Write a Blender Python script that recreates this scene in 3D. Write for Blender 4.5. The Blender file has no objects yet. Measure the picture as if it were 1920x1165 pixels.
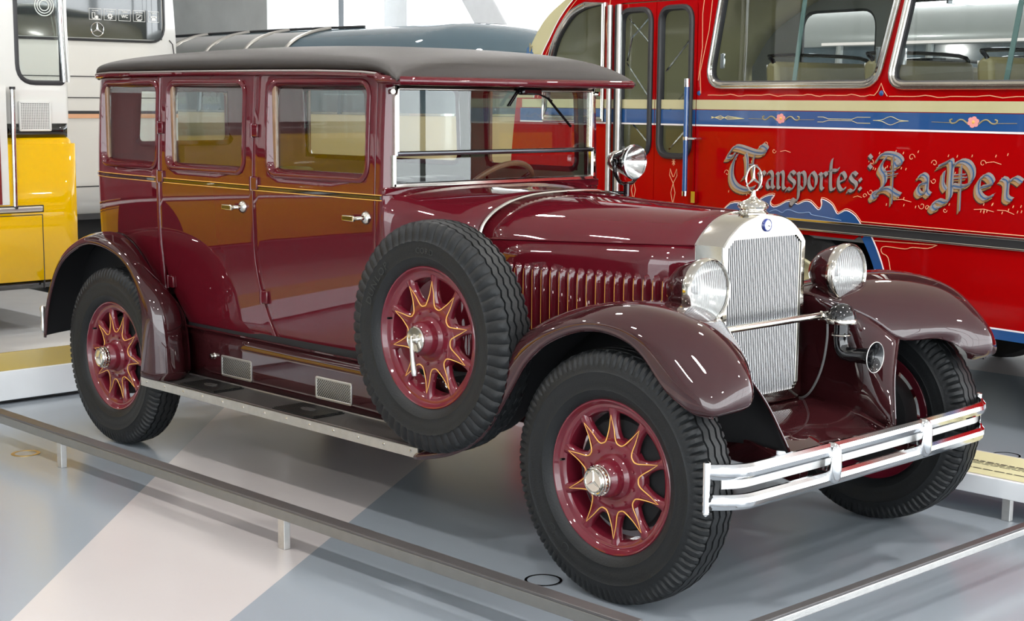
import bpy, bmesh, math, random
import numpy as np
from mathutils import Vector, Matrix
from mathutils.geometry import tessellate_polygon
random.seed(4)
PI = math.pi
SC = bpy.context.scene
COL = SC.collection
# ------------------------------------------------------------------ camera
cam = bpy.data.cameras.new('camera'); cam.sensor_width = 36.0
cam.lens = 2834.893 / 1920 * 36.0; cam.clip_end = 200
camo = bpy.data.objects.new('camera', cam); COL.objects.link(camo)
yaw, pit, rol = 2.3717, -0.1377, 0.0073
fw = Vector((math.cos(yaw) * math.cos(pit), math.sin(yaw) * math.cos(pit), math.sin(pit)))
rt = Vector((math.sin(yaw), -math.cos(yaw), 0)); up = rt.cross(fw)
r2 = rt * math.cos(rol) + up * math.sin(rol); u2 = up * math.cos(rol) - rt * math.sin(rol)
camo.matrix_world = Matrix(((r2.x, u2.x, -fw.x, 6.5176), (r2.y, u2.y, -fw.y, -4.4724), (r2.z, u2.z, -fw.z, 1.6657), (0, 0, 0, 1)))
SC.camera = camo
# ------------------------------------------------------------------ world, lamps, exposure
wd = bpy.data.worlds.new('overcast'); SC.world = wd; wd.use_nodes = True
wd.node_tree.nodes['Background'].inputs[0].default_value = (0.93, 0.97, 1.0, 1)
wd.node_tree.nodes['Background'].inputs[1].default_value = 5.0
SC.view_settings.view_transform = 'Standard'; SC.view_settings.look = 'None'
SC.view_settings.gamma = 1.0; SC.view_settings.exposure = 0.22
SC.view_settings.use_curve_mapping = False
SC.cycles.max_bounces = 8; SC.cycles.transparent_max_bounces = 24
SC.cycles.caustics_reflective = False; SC.cycles.caustics_refractive = False
SC.cycles.sample_clamp_indirect = 6.0
def downlight(x, y, w, size=0.28, z=4.93):
    l = bpy.data.lights.new('ceiling_spot', 'AREA'); l.shape = 'DISK'; l.size = size; l.energy = w
    l.color = (1.0, 0.97, 0.93)
    o = bpy.data.objects.new('ceiling_spot', l); o.location = (x, y, z); COL.objects.link(o)
for ix in range(5):
    for iy in range(4):
        downlight(-8.0 + ix * 3.9 + (iy % 2) * 1.3, -7.5 + iy * 4.1, 62)

# ------------------------------------------------------------------ helpers
class Mb:
    def __init__(s): s.v = []; s.f = []; s.m = []; s.cur = 0
    def add(s, v, f):
        n = len(s.v); s.v += [tuple(map(float, q)) for q in v]
        for q in f: s.f.append(tuple(i + n for i in q)); s.m.append(s.cur)
        return s
    def box(s, a, b):
        x0, y0, z0 = a; x1, y1, z1 = b
        v = [(x0,y0,z0),(x1,y0,z0),(x1,y1,z0),(x0,y1,z0),(x0,y0,z1),(x1,y0,z1),(x1,y1,z1),(x0,y1,z1)]
        return s.add(v, [(3,2,1,0),(4,5,6,7),(0,1,5,4),(1,2,6,5),(2,3,7,6),(3,0,4,7)])
    def loft(s, rings, closed=True, caps=True, loop=False):
        k = len(rings[0]); n = len(rings); v = [p for r in rings for p in r]; f = []
        for i in range(n if loop else n - 1):
            a = i * k; b = ((i + 1) % n) * k
            for j in range(k if closed else k - 1):
                j2 = (j + 1) % k; f.append((a + j, a + j2, b + j2, b + j))
        if caps and closed and not loop:
            f.append(tuple(range(k))[::-1]); f.append(tuple((n - 1) * k + j for j in range(k)))
        return s.add(v, f)
    def tube(s, path, r, seg=8, caps=True, loop=False):
        P = [Vector(p) for p in path]; n = len(P); R = r if isinstance(r, (list, tuple)) else [r] * n
        t0 = (P[1] - P[0]).normalized(); a = Vector((0, 0, 1)) if abs(t0.z) < .9 else Vector((1, 0, 0))
        nv = t0.cross(a).normalized(); rings = []
        for i in range(n):
            if loop: t = P[(i + 1) % n] - P[i - 1]
            else: t = P[min(i + 1, n - 1)] - P[max(i - 1, 0)]
            t = t.normalized(); nv = (nv - t * nv.dot(t)).normalized(); b = t.cross(nv)
            rings.append([P[i] + (nv * math.cos(2*PI*j/seg) + b * math.sin(2*PI*j/seg)) * R[i] for j in range(seg)])
        return s.loft(rings, True, caps, loop)
    def lathe(s, prof, c=(0,0,0), axis='y', seg=32, closed=False):
        rings = []
        for j in range(seg):
            a = 2 * PI * j / seg; ca, sa = math.cos(a), math.sin(a); ring = []
            for r, h in prof:
                if axis == 'y': q = (r*ca, h, r*sa)
                elif axis == 'x': q = (h, r*ca, r*sa)
                else: q = (r*ca, r*sa, h)
                ring.append((c[0]+q[0], c[1]+q[1], c[2]+q[2]))
            rings.append(ring)
        return s.loft(rings, closed, False, True)
    def grid(s, rows):
        return s.loft(rows, False, False)
    def poly(s, pts, holes=(), f3=lambda a, b: (a, 0, b)):
        ls = [[Vector((p[0], p[1], 0)) for p in pts]] + [[Vector((p[0], p[1], 0)) for p in h] for h in holes]
        tr = tessellate_polygon(ls); flat = [p for l in ls for p in l]
        fs = []
        for t in tr:
            a, b, c = (flat[i] for i in t)
            fs.append(tuple(t) if (b - a).cross(c - a).z > 0 else tuple(t)[::-1])
        return s.add([f3(p.x, p.y) for p in flat], fs)
    def prism(s, pts, d0, d1, f3):
        n = len(pts); v = [f3(a, b, d0) for a, b in pts] + [f3(a, b, d1) for a, b in pts]
        tr = tessellate_polygon([[Vector((a, b, 0)) for a, b in pts]])
        f = [tuple(t) for t in tr] + [tuple(i + n for i in t)[::-1] for t in tr]
        f += [(i, (i + 1) % n, (i + 1) % n + n, i + n) for i in range(n)]
        return s.add(v, f)
    def sweep2(s, path, prof, f3, closed=True):
        # path: 2-D points, prof: (offset along the path's normal, depth)
        n = len(path); rings = []
        for i in range(n):
            if closed: a, b = path[i - 1], path[(i + 1) % n]
            else: a, b = path[max(i - 1, 0)], path[min(i + 1, n - 1)]
            tx, ty = b[0] - a[0], b[1] - a[1]; L = math.hypot(tx, ty) or 1
            nx, ny = ty / L, -tx / L
            rings.append([f3(path[i][0] + nx * o, path[i][1] + ny * o, d) for o, d in prof])
        return s.loft(rings, True, not closed, closed)
def mesh_of(mb, name, mats, smooth=35):
    me = bpy.data.meshes.new(name); me.from_pydata(mb.v, [], mb.f); 
    for m in (mats if isinstance(mats, (list, tuple)) else [mats]): me.materials.append(m)
    if max(mb.m, default=0) > 0: me.polygons.foreach_set('material_index', mb.m)
    bm = bmesh.new(); bm.from_mesh(me); bmesh.ops.recalc_face_normals(bm, faces=bm.faces); bm.to_mesh(me); bm.free()
    if smooth:
        me.polygons.foreach_set('use_smooth', [True] * len(me.polygons)); me.set_sharp_from_angle(angle=math.radians(smooth))
    me.update(); return me
ROOT = {}
def link(o, parent=None, at=(0, 0, 0)):
    COL.objects.link(o); o.location = at
    if parent is not None:
        o.parent = parent
        if parent.name in ROOT: o.location = Vector(at) - Vector(ROOT[parent.name])
    return o
def thing(name, label, cat, loc=(0, 0, 0), group=None, rotz=0, local=False):
    o = bpy.data.objects.new(name, None); o.empty_display_size = .2; COL.objects.link(o)
    o.location = loc; o.rotation_euler = (0, 0, rotz); o['label'] = label; o['category'] = cat
    if group: o['group'] = group
    if not local: ROOT[o.name] = loc
    return o
def part(mb, name, mats, parent=None, at=(0, 0, 0), smooth=35, solid=0, bevel=0, label=None, kind=None, sub=0, off=-1, mo=0):
    me = mb if isinstance(mb, bpy.types.Mesh) else mesh_of(mb, name, mats, smooth)
    o = link(bpy.data.objects.new(name, me), parent, at)
    if sub:
        m = o.modifiers.new('sub', 'SUBSURF'); m.levels = m.render_levels = sub
    if solid:
        m = o.modifiers.new('solid', 'SOLIDIFY'); m.thickness = solid; m.offset = off; m.material_offset = mo; m.material_offset_rim = 0
    if bevel:
        m = o.modifiers.new('bevel', 'BEVEL'); m.width = bevel; m.segments = 2; m.limit_method = 'ANGLE'; m.angle_limit = math.radians(40)
    if label: o['label'] = label
    if kind: o['kind'] = kind
    return o
def single(mb, name, mats, label, cat, group=None, **k):
    o = part(mb, name, mats, None, **k); o['label'] = label; o['category'] = cat
    if group: o['group'] = group
    return o
def struct(mb, name, mats, **k):
    return part(mb, name, mats, None, kind='structure', **k)
def cr(p0, p1, p2, p3, t):
    return tuple(.5*((2*b)+(-a+c)*t+(2*a-5*b+4*c-d)*t*t+(-a+3*b-3*c+d)*t**3) for a, b, c, d in zip(p0, p1, p2, p3))
def spline(pts, n, closed=False):
    out = []; m = len(pts)
    for i in range(m if closed else m - 1):
        if closed: q = [pts[(i + k) % m] for k in (-1, 0, 1, 2)]
        else: q = [pts[max(i-1, 0)], pts[i], pts[i+1], pts[min(i+2, m-1)]]
        for k in range(n): out.append(cr(*q, k / n))
    if not closed: out.append(tuple(pts[-1]))
    return out
def cr_grid(net, nu, nv):
    rows = [spline(r, nv) for r in net]
    cols = [spline([r[j] for r in rows], nu) for j in range(len(rows[0]))]
    return [[c[i] for c in cols] for i in range(len(cols[0]))]
def rpoly(pts, r, seg=5):
    out = []; n = len(pts)
    for i in range(n):
        p = Vector(pts[i]).to_2d(); a = Vector(pts[i-1]).to_2d() - p; b = Vector(pts[(i+1) % n]).to_2d() - p
        rr = r[i] if isinstance(r, (list, tuple)) else r
        rr = min(rr, a.length * .49, b.length * .49)
        A = p + a.normalized() * rr; Bq = p + b.normalized() * rr
        for k in range(seg + 1):
            t = k / seg; q = A * (1-t)**2 + p * 2*t*(1-t) + Bq * t*t; out.append((q.x, q.y))
    return out
def rect(a0, b0, a1, b1): return [(a0, b0), (a1, b0), (a1, b1), (a0, b1)]
def inset(path, d):
    n = len(path); out = []
    for i in range(n):
        a, b = path[i-1], path[(i+1) % n]; tx, ty = b[0]-a[0], b[1]-a[1]; L = math.hypot(tx, ty) or 1
        out.append((path[i][0] - ty/L*d, path[i][1] + tx/L*d))
    return out
def circ(r, n=32, c=(0, 0)): return [(c[0]+r*math.cos(2*PI*i/n), c[1]+r*math.sin(2*PI*i/n)) for i in range(n)]
def text_into(mb, s, size, f3, align='CENTER', depth=0, bold=0):
    c = bpy.data.curves.new('t', 'FONT'); c.body = s; c.size = size; c.align_x = align; c.resolution_u = 3; c.offset = bold
    o = bpy.data.objects.new('t', c); COL.objects.link(o); dg = bpy.context.evaluated_depsgraph_get()
    me = o.evaluated_get(dg).to_mesh(); v = [f3(q.co.x, q.co.y) for q in me.vertices]; f = [tuple(p.vertices) for p in me.polygons]
    o.evaluated_get(dg).to_mesh_clear(); bpy.data.objects.remove(o); bpy.data.curves.remove(c)
    mb.add(v, f)
# ------------------------------------------------------------------ materials
def mat(name, col, rough=.5, metal=0, coat=0, var=.06, vs=6.0, bump=0, bs=60, emit=0, ior=1.5, cr_=.03, spec=.5):
    m = bpy.data.materials.new(name); m.use_nodes = True; nt = m.node_tree; b = nt.nodes['Principled BSDF']
    tc = nt.nodes.new('ShaderNodeTexCoord'); nz = nt.nodes.new('ShaderNodeTexNoise'); nz.inputs['Scale'].default_value = vs; nz.inputs['Detail'].default_value = 4
    nt.links.new(tc.outputs['Object'], nz.inputs['Vector'])
    mx = nt.nodes.new('ShaderNodeMix'); mx.data_type = 'RGBA'
    mx.inputs[6].default_value = tuple(c * (1 - var) for c in col) + (1,); mx.inputs[7].default_value = tuple(min(1, c * (1 + var)) for c in col) + (1,)
    nt.links.new(nz.outputs['Fac'], mx.inputs[0]); nt.links.new(mx.outputs[2], b.inputs['Base Color'])
    b.inputs['Roughness'].default_value = rough; b.inputs['Metallic'].default_value = metal; b.inputs['IOR'].default_value = ior
    b.inputs['Coat Weight'].default_value = coat; b.inputs['Coat Roughness'].default_value = cr_; b.inputs['Coat IOR'].default_value = 1.7; b.inputs['Specular IOR Level'].default_value = spec
    if bump:
        n2 = nt.nodes.new('ShaderNodeTexNoise'); n2.inputs['Scale'].default_value = bs; n2.inputs['Detail'].default_value = 5
        nt.links.new(tc.outputs['Object'], n2.inputs['Vector']); bp = nt.nodes.new('ShaderNodeBump'); bp.inputs['Strength'].default_value = bump; bp.inputs['Distance'].default_value = .01
        nt.links.new(n2.outputs['Fac'], bp.inputs['Height']); nt.links.new(bp.outputs['Normal'], b.inputs['Normal'])
    if emit:
        b.inputs['Emission Color'].default_value = tuple(col) + (1,); b.inputs['Emission Strength'].default_value = emit
    return m
def glass(name, tint=(.96, .98, .97), refl=1.0, rough=0.0):
    m = bpy.data.materials.new(name); m.use_nodes = True; nt = m.node_tree; nt.nodes.clear()
    out = nt.nodes.new('ShaderNodeOutputMaterial'); mx = nt.nodes.new('ShaderNodeMixShader'); tr = nt.nodes.new('ShaderNodeBsdfTransparent'); gl = nt.nodes.new('ShaderNodeBsdfGlossy')
    lw = nt.nodes.new('ShaderNodeLayerWeight'); lw.inputs[0].default_value = .5
    pw = nt.nodes.new('ShaderNodeMath'); pw.operation = 'POWER'; pw.inputs[1].default_value = 5.0
    mu = nt.nodes.new('ShaderNodeMath'); mu.operation = 'MULTIPLY_ADD'; mu.inputs[1].default_value = .9; mu.inputs[2].default_value = .045 * refl; mu.use_clamp = True
    tr.inputs[0].default_value = tuple(tint) + (1,); gl.inputs['Roughness'].default_value = rough
    nt.links.new(lw.outputs['Facing'], pw.inputs[0]); nt.links.new(pw.outputs[0], mu.inputs[0]); nt.links.new(mu.outputs[0], mx.inputs[0]); nt.links.new(tr.outputs[0], mx.inputs[1]); nt.links.new(gl.outputs[0], mx.inputs[2]); nt.links.new(mx.outputs[0], out.inputs[0])
    return m
M = dict(
 body=mat('maroon_lacquer', (.085, .005, .010), .4, 0, .85, .04, 3, spec=0, cr_=.012), fender=mat('dark_brown_maroon_lacquer', (.035, .0075, .009), .4, 0, 1.0, .04, 3, spec=0, cr_=.012),
 wheel=mat('wheel_maroon_paint', (.125, .008, .018), .4, 0, .8, .08, 20, spec=.1, cr_=.05), black=mat('black_paint', (.005, .005, .006), .3, 0, 1.0, spec=0, cr_=.02),
 under=mat('black_underseal', (.004, .004, .005), .75, 0, 0, .2, 30), tyre=mat('tyre_rubber', (.0085, .0095, .0105), .5, 0, 0, .25, 25, .12, 140, spec=.35),
 nickel=mat('polished_nickel', (.70, .665, .60), .10, 1, 0, .05, 8), chrome=mat('bright_chrome', (.80, .81, .82), .10, 1, 0, .03, 8),
 steel=mat('brushed_aluminium', (.62, .61, .59), .38, 1, 0, .12, 40, .1, 200), gold=mat('gold_coachline', (.80, .42, .09), .4, 0, .3),
 roof=mat('black_roof_fabric', (.019, .0145, .013), .45, 0, .0, .12, 60, .25, 500, spec=.4), rubber=mat('black_ribbed_rubber', (.03, .027, .025), .55, 0, 0, .2, 30, .1, 200),
 glass=glass('window_glass', (.92, .95, .94), 1.1), lens=glass('lens_glass', (.97, .98, .98), .9, .02), dark=mat('dark_interior', (.01, .009, .009), .8),
 seat=mat('dark_leather', (.035, .022, .02), .4, 0, 0, .2, 20, .2, 80), lining=mat('olive_grey_lining', (.14, .125, .085), .75, 0, 0, .08, 30), wood=mat('varnished_wood', (.23, .13, .07), .35, 0, .5, .25, 40),
 trimred=mat('interior_red_trim', (.26, .085, .085), .6), wire=mat('grey_cable', (.12, .12, .12), .5), enamel=mat('blue_enamel', (.03, .05, .25), .2, 0, .5), white=mat('white_enamel', (.8, .8, .82), .2, 0, .5),
)
# ================================================================== the hall
def floor_mat(name, col, rough):
    m = mat(name, col, rough, 0, .0, .05, .8, .02, 30, ior=1.5); return m
M['floor_grey'] = floor_mat('grey_blue_resin_floor', (.275, .31, .35), .2)
M['floor_light'] = floor_mat('pale_resin_floor', (.52, .485, .48), .2)
M['concrete'] = mat('concrete', (.74, .77, .76), .8, 0, 0, .2, 1.5, .2, 20)
M['ceil'] = mat('ceiling_plaster', (.80, .77, .74), .85, 0, 0, .06, 1)
M['pillar'] = mat('pale_grey_pillar', (.84, .87, .90), .6)
M['mullion'] = mat('dark_mullion', (.05, .055, .06), .4, .5)
M['pane'] = glass('hall_window_glass', (.97, .98, .98), .6)
M['railgrey'] = mat('grey_anodised_rail', (.12, .112, .112), .42, .55, 0, .1, 20)
M['railwarm'] = mat('bronze_rail_face', (.20, .195, .185), .38, .6, 0, .1, 20)
M['whitegloss'] = mat('white_gloss_lacquer', (.80, .82, .84), .16, 0, .6)
M['sign'] = mat('beige_sign_print', (.62, .60, .36), .5)
M['ink'] = mat('print_ink', (.06, .05, .04), .7)
X0, X1, Y0, Y1 = -22.0, 15.0, -16.0, 13.0
A = (2.05, -2.373); Ad = (-.710, .704); Bp = (2.526, -1.86); Bd = (-.548, .8365)
def onl(p, d, y): t = (y - p[1]) / d[1]; return (p[0] + d[0] * t, y)
yk = 4.2
yq = -4.3
a0, a1 = onl(A, Ad, yq), onl(A, Ad, yk); b0, b1 = onl(Bp, Bd, yq), onl(Bp, Bd, yk)
fl = Mb()
def fz(a, b): return (a, b, 0)
fl.cur = 0
fl.poly([(X0, Y0), (X1, Y0), (X1, yq), (X0, yq)], (), fz)
fl.poly([(X0, yq), a0, a1, (X0, yk)], (), fz)
fl.poly([b0, (X1, yq), (X1, yk), b1], (), fz)
fl.cur = 1
fl.poly([a0, b0, b1, a1], (), fz)
fl.poly([(X0, yk), (X1, yk), (X1, Y1), (X0, Y1)], (), fz)
struct(fl, 'floor', [M['floor_grey'], M['floor_light']], smooth=0)
struct(Mb().box((X0, Y0, 5.0), (X1, Y1, 5.3)), 'ceiling', M['ceil'], smooth=0)
struct(Mb().box((X0, Y0 - .3, 0), (4.0, Y0, 5.0)), 'wall_front', M['concrete'], smooth=0)
struct(Mb().box((X0 - .3, Y0, 0), (X0, Y1, 5.0)), 'wall_left', M['concrete'], smooth=0)
struct(Mb().box((-22, 10.2, 0), (-14.45, 10.8, 5.0)), 'wall_back', M['concrete'], smooth=0)
def window_wall(name, axis, pos, lo, hi, n):
    fr = Mb(); st = (hi - lo) / n
    def bx(a0, a1, z0, z1, t=.05):
        if axis == 'y': fr.box((a0, pos - t, z0), (a1, pos + t, z1))
        else: fr.box((pos - t, a0, z0), (pos + t, a1, z1))
    for i in range(n + 1): bx(lo + i * st - .014, lo + i * st + .014, 0, 5.0)
    for z in (.02, 2.5, 4.9): bx(lo, hi, z, z + .03)
    w = struct(fr, name, M['mullion'], smooth=0)
    for i in range(n):
        for z0, z1 in ((.08, 2.5), (2.56, 4.9)):
            p = Mb(); a, b = lo + i * st + .014, lo + (i + 1) * st - .014
            if axis == 'y': p.add([(a, pos, z0), (b, pos, z0), (b, pos, z1), (a, pos, z1)], [(0, 1, 2, 3)])
            else: p.add([(pos, a, z0), (pos, b, z0), (pos, b, z1), (pos, a, z1)], [(0, 1, 2, 3)])
            part(p, 'pane', M['pane'], w, smooth=0)
    return w
window_wall('window_1', 'y', 12.8, -22, 15, 18)
window_wall('window_2', 'x', 14.8, -16, 12.8, 14)
window_wall('fill_window_3', 'y', -15.9, 4.0, 14.8, 6)  # unseen window added beside the front wall to fill the near floor with light
def leaning(n, x0, x1, z0, z1, w, y=12.0, th=.5):
    mb = Mb(); mb.loft([[(x0, y, z0), (x0 + w, y, z0), (x0 + w, y + th, z0), (x0, y + th, z0)], [(x1, y, z1), (x1 + w, y, z1), (x1 + w, y + th, z1), (x1, y + th, z1)]])
    struct(mb, 'trim_%d' % n, M['pillar'], smooth=0, bevel=.03)
leaning(1, -13.7, -13.62, 0, 5, .62)
leaning(2, -9.1, -13.1, 0, 5, .75)
leaning(3, -15.6, -17.7, 0, 5, .55)
leaning(4, -2.0, 1.2, 0, 5, .75)
leaning(5, 4.5, 2.5, 0, 5, .75)
# ---- barrier rails, ledge, podium, floor rings
def rail(name, label, x0, x1, y, posts):
    t = thing(name, label, 'railing', ((x0 + x1) / 2, y, 0), 'low barrier rails around the car')
    b = Mb(); b.box((x0, y - .028, .118), (x1, y + .028, .158)); part(b, 'rail_bar', M['railwarm'], t, bevel=.003, smooth=0)
    c = Mb(); c.box((x0, y - .029, .1582), (x1, y + .029, .168)); part(c, 'rail_cap', M['railgrey'], t, bevel=.002, smooth=0)
    for px in posts:
        q = Mb(); q.box((px - .02, y - .014, 0), (px + .02, y + .014, .118)); part(q, 'post', M['steel'], t, bevel=.002, smooth=0)
rail('barrier_rail', 'long low grey barrier rail on posts along the near side of the car', -1.20, 3.735, -1.262, (.272, 1.99, 3.6))
t = thing('barrier_rail', 'short low barrier rail crossing in front of the front bumper', 'railing', (3.96, 0, 0), 'low barrier rails around the car')
b = Mb(); b.loft([[(3.885, -2.6, .115), (3.915, -2.6, .115), (3.915, -2.6, .14), (3.885, -2.6, .14)], [(3.973, 1.07, .115), (4.003, 1.07, .115), (4.003, 1.07, .14), (3.973, 1.07, .14)]]); part(b, 'rail_bar', M['steel'], t, bevel=.003, smooth=0)
b = Mb(); b.loft([[(3.883, -2.6, .1402), (3.917, -2.6, .1402), (3.917, -2.6, .15), (3.883, -2.6, .15)], [(3.971, 1.07, .1402), (4.005, 1.07, .1402), (4.005, 1.07, .15), (3.971, 1.07, .15)]]); part(b, 'rail_cap', M['railgrey'], t, bevel=.002, smooth=0)
for y in (-2.3, .98):
    q = Mb(); xx = 3.9 + (y + 2.6) * .024; q.box((xx - .014, y - .02, 0), (xx + .014, y + .02, .115)); part(q, 'post', M['steel'], t, bevel=.002, smooth=0)
# information ledge
t = thing('information_ledge', 'white floor-level information ledge with beige text panel beyond the far front wheel', 'sign', (3.5, 1.25, 0))
part(Mb().loft([[(2.3, 1.09, .088), (2.3, 1.09, .166), (2.3, 1.42, .188), (2.3, 1.42, .088)], [(4.6, 1.09, .088), (4.6, 1.09, .166), (4.6, 1.42, .188), (4.6, 1.42, .088)]]), 'ledge_body', M['whitegloss'], t, bevel=.004, smooth=0)
def lz(x, y): return (x, y, .1675 + (y - 1.09) * .0667)
part(Mb().add([lz(2.4, 1.105), lz(4.5, 1.105), lz(4.5, 1.405), lz(2.4, 1.405)], [(0, 1, 2, 3)]), 'text_panel', M['sign'], t, smooth=0)
tx = Mb()
for blk in range(3):
    for k in range(6):
        for col in range(3):
            x = 4.3 - col * .62; L = (.34 + .14 * random.random()) * (1 if k < 5 else .5); y = 1.38 - blk * .1 - k * .0135
            if k > 3 or (blk == 2 and k > 0) or (col == 1 and blk == 0): continue
            w = .0028 if k else .005; seg = 0
            while seg < L:
                q = .015 + .035 * random.random()
                tx.add([(x - seg, y, lz(0, y)[2] + .0008), (x - seg - q, y, lz(0, y)[2] + .0008), (x - seg - q, y - w * 2, lz(0, y)[2] + .0008), (x - seg, y - w * 2, lz(0, y)[2] + .0008)], [(0, 1, 2, 3)]); seg += q + .008
part(tx, 'printed_text', M['ink'], t, smooth=0, kind='stuff')
for x in (3.648, 2.45):
    part(Mb().box((x - .018, 1.092, 0), (x + .018, 1.12, .088)), 'post', M['steel'], t, bevel=.002, smooth=0)
# podium under the yellow bus
t = thing('podium', 'low white gloss podium behind the rear wheel under the yellow bus', 'podium', (-4.0, -3.0, 0))
part(Mb().box((-4.75, -13.0, .022), (-1.235, .98, .185)), 'podium_body', M['whitegloss'], t, bevel=.004, smooth=0)
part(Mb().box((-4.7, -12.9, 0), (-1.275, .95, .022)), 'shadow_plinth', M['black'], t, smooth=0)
M['amber'] = mat('painted_yellow_reflection', (.50, .37, .10), .12, 0, .8, .05, 3)  # amber colour stands in for the yellow bus reflected at the podium edge
et = thing('painted_reflection_strip', 'amber strip added along the white podium edge, painted as a yellow bus reflection', 'edging', (-1.254, -4, .185))  # added strip that carries the painted reflection
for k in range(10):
    y1_ = .96 - k * 1.05; part(Mb().box((-1.262, y1_ - 1.044, .1855), (-1.246, y1_, .285)), 'painted_reflection_panel', M['amber'], et, smooth=0, bevel=.001)
def floor_ring(x, y, m, label):
    ri = .0575 if m is M['black'] else .050
    mb = Mb(); mb.lathe([(ri, .0006), (ri, .0022), (.062, .0026), (.0665, .0022), (.0665, .0006)] if 1 else [(.0575, .0006), (.0575, .0022), (.062, .0026), (.0665, .0022), (.0665, .0006)], (x, y, 0), 'z', 40)
    t = thing('floor_socket', label, 'floor socket', (x, y, 0), 'round sockets let into the floor')
    part(mb, 'ring', m, t); part(Mb().lathe([(0.0, .0012), (.057, .0012)], (x, y, 0), 'z', 40), 'cover_disc', M['floor_grey'] if m is M['black'] else M['floor_grey'], t)
M['brass'] = mat('brass', (.55, .40, .15), .3, 1)
floor_ring(-.085, -1.262 + .0, M['brass'], 'brass-rimmed round floor socket left of the rail post')
floor_ring(2.92, -.822, M['black'], 'black-rimmed round floor socket beside the near front tyre')
floor_ring(3.085, 2.16, M['black'], 'dark-rimmed round floor socket behind the information ledge')
# ================================================================== the car
L = 3.2344; RW = .4305
car = thing('vintage_limousine', 'maroon 1920s six-window limousine with black fabric roof and red disc-spoke wheels', 'car', (1.6, 0, 0))
def mir(mb):
    q = Mb(); q.v = [(x, -y, z) for x, y, z in mb.v]; q.f = [f[::-1] for f in mb.f]; q.m = list(mb.m); return q
# ---------------- wheels
def wheel_w(r):
    return float(np.interp(r, [.09, .11, .125, .14, .155, .175, .2, .218, .235], [.03, .036, .0365, .0285, .022, .0175, .0165, .02, .03]))
def tyre_mesh(name, lugs, notch, wide):
    half = [(-.050, .258), (-.060, .264), (-.070, .276), (-.0765, .292), (-.0785, .297), (-.0775, .300), (-.0825, .318), (-.085, .338), (-.0845, .352), (-.0865, .356), (-.0845, .360), (-.083, .368), (-.0815, .376), (-.0795, .388), (-.0765, .400), (-.072, .411), (-.066, .4195), (-.058, .4245)]
    gro = [-.045, -.016, .016, .045]; tread = []
    def rr(y): return .4305 - .0062 * (abs(y) / .058) ** 2.2
    for g in gro:
        tread += [(g - .0045, rr(g), 1), (g - .003, rr(g) - .007, 1), (g + .003, rr(g) - .007, 1), (g + .0045, rr(g), 1)]
    prof = [(y, r, 0) for y, r in half] + tread + [(-y, r, 0) for y, r in half[::-1]]
    n = lugs * 4; mb = Mb(); rings = []
    for i in range(n):
        a = 2 * PI * i / n; ph = i % 4; ring = []
        zz = .0042 * (2 * abs(((i / (4.0 * wide)) % 1) * 2 - 1) - 1)
        for y, r, g in prof:
            if g: yy, q = y + zz, r
            else:
                yy, q = y, r
                k = max(0, min(1, (r - notch) / .012))
                if ph == 3 and k > 0: yy -= math.copysign(.005 * k, y); q -= .0055 * k
            ring.append((q * math.cos(a), yy, q * math.sin(a)))
        rings.append(ring)
    mb.loft(rings, False, False, True)
    return mesh_of(mb, name, M['tyre'], 40)
TY1 = tyre_mesh('tyre', 96, .377, 2); TY2 = tyre_mesh('tyre', 60, .352, 1)
rim = Mb()
rim.lathe([(.246, -.040), (.258, -.050), (.2632, -.0545), (.2637, -.0585), (.2605, -.0615), (.2565, -.0605), (.2515, -.054), (.248, -.0475), (.2445, -.0445), (.237, -.0435), (.2285, -.041), (.2205, -.035), (.2165, -.024), (.215, -.005), (.2155, .035), (.235, .047), (.252, .053), (.2605, .0605), (.2637, .0575), (.258, .049), (.244, .036)], seg=72, closed=True)
rim.lathe([(.0, -.046), (.073, -.046), (.078, -.0475), (.118, -.0468), (.130, -.0445), (.134, -.038), (.134, -.012), (.125, -.004), (0, -.004)], seg=60)
def hf(r, s):
    w = wheel_w(r); return -.024 - .0205 * math.sqrt(max(0, 1 - (s / w) ** 2)) ** .8
for k in range(10):
    a = 2 * PI * k / 10 + PI / 2 + .05; ca, sa = math.cos(a), math.sin(a); rings = []
    for r in (.105, .118, .128, .14, .155, .172, .19, .205, .218, .232):
        w = wheel_w(r); ring = []
        for j in range(14):
            t = 2 * PI * j / 14; s = w * math.cos(t); y = -.024 - (.0205 if math.sin(t) > 0 else .014) * (abs(math.sin(t)) ** .8) * (1 if math.sin(t) > 0 else -1)
            ring.append((r * ca - s * sa, y, r * sa + s * ca))
        rings.append(ring)
    rim.loft(rings)
rim.lathe([(.098, -.046), (.078, -.0475), (.072, -.055), (.0665, -.060), (.0655, -.082), (.060, -.092), (.052, -.104), (.047, -.107), (0, -.107)], seg=40)
RIM = mesh_of(rim, 'wheel', M['wheel'], 30)
pin = Mb()
for k in range(10):
    a0_ = 2 * PI * k / 10 + PI / 2 + .05; a1_ = a0_ + 2 * PI / 10; am = (a0_ + a1_) / 2
    path = []
    for q in np.linspace(-1, 1, 41):
        dl = abs(q) * PI / 10; r = .1165 + (.210 - .1165) * abs(q) ** 3.0; s = min((PI / 10 - dl) * r, .93 * wheel_w(r))
        kb = max(0, min(1, (.168 - r) / .04)); y = (hf(r, s) - .0012) * (1 - kb) - .0474 * kb
        a = am + q * PI / 10; path.append((r * math.cos(a), y, r * math.sin(a)))
    nn = len(path); pin.tube(path, [.0006 + .0019 * math.sin(PI * i / (nn - 1)) ** .5 for i in range(nn)], 6)
PIN = mesh_of(pin, 'coach_lines', M['gold'], 60)
bo = Mb()
for k in range(10):
    a = 2 * PI * k / 10 + .36; bo.lathe([(0, -.0545), (.0055, -.0545), (.0065, -.052), (.0068, -.044)], (.0985 * math.cos(a), 0, .0985 * math.sin(a)), 'y', 8)
BOLTS_ = 1
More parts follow.
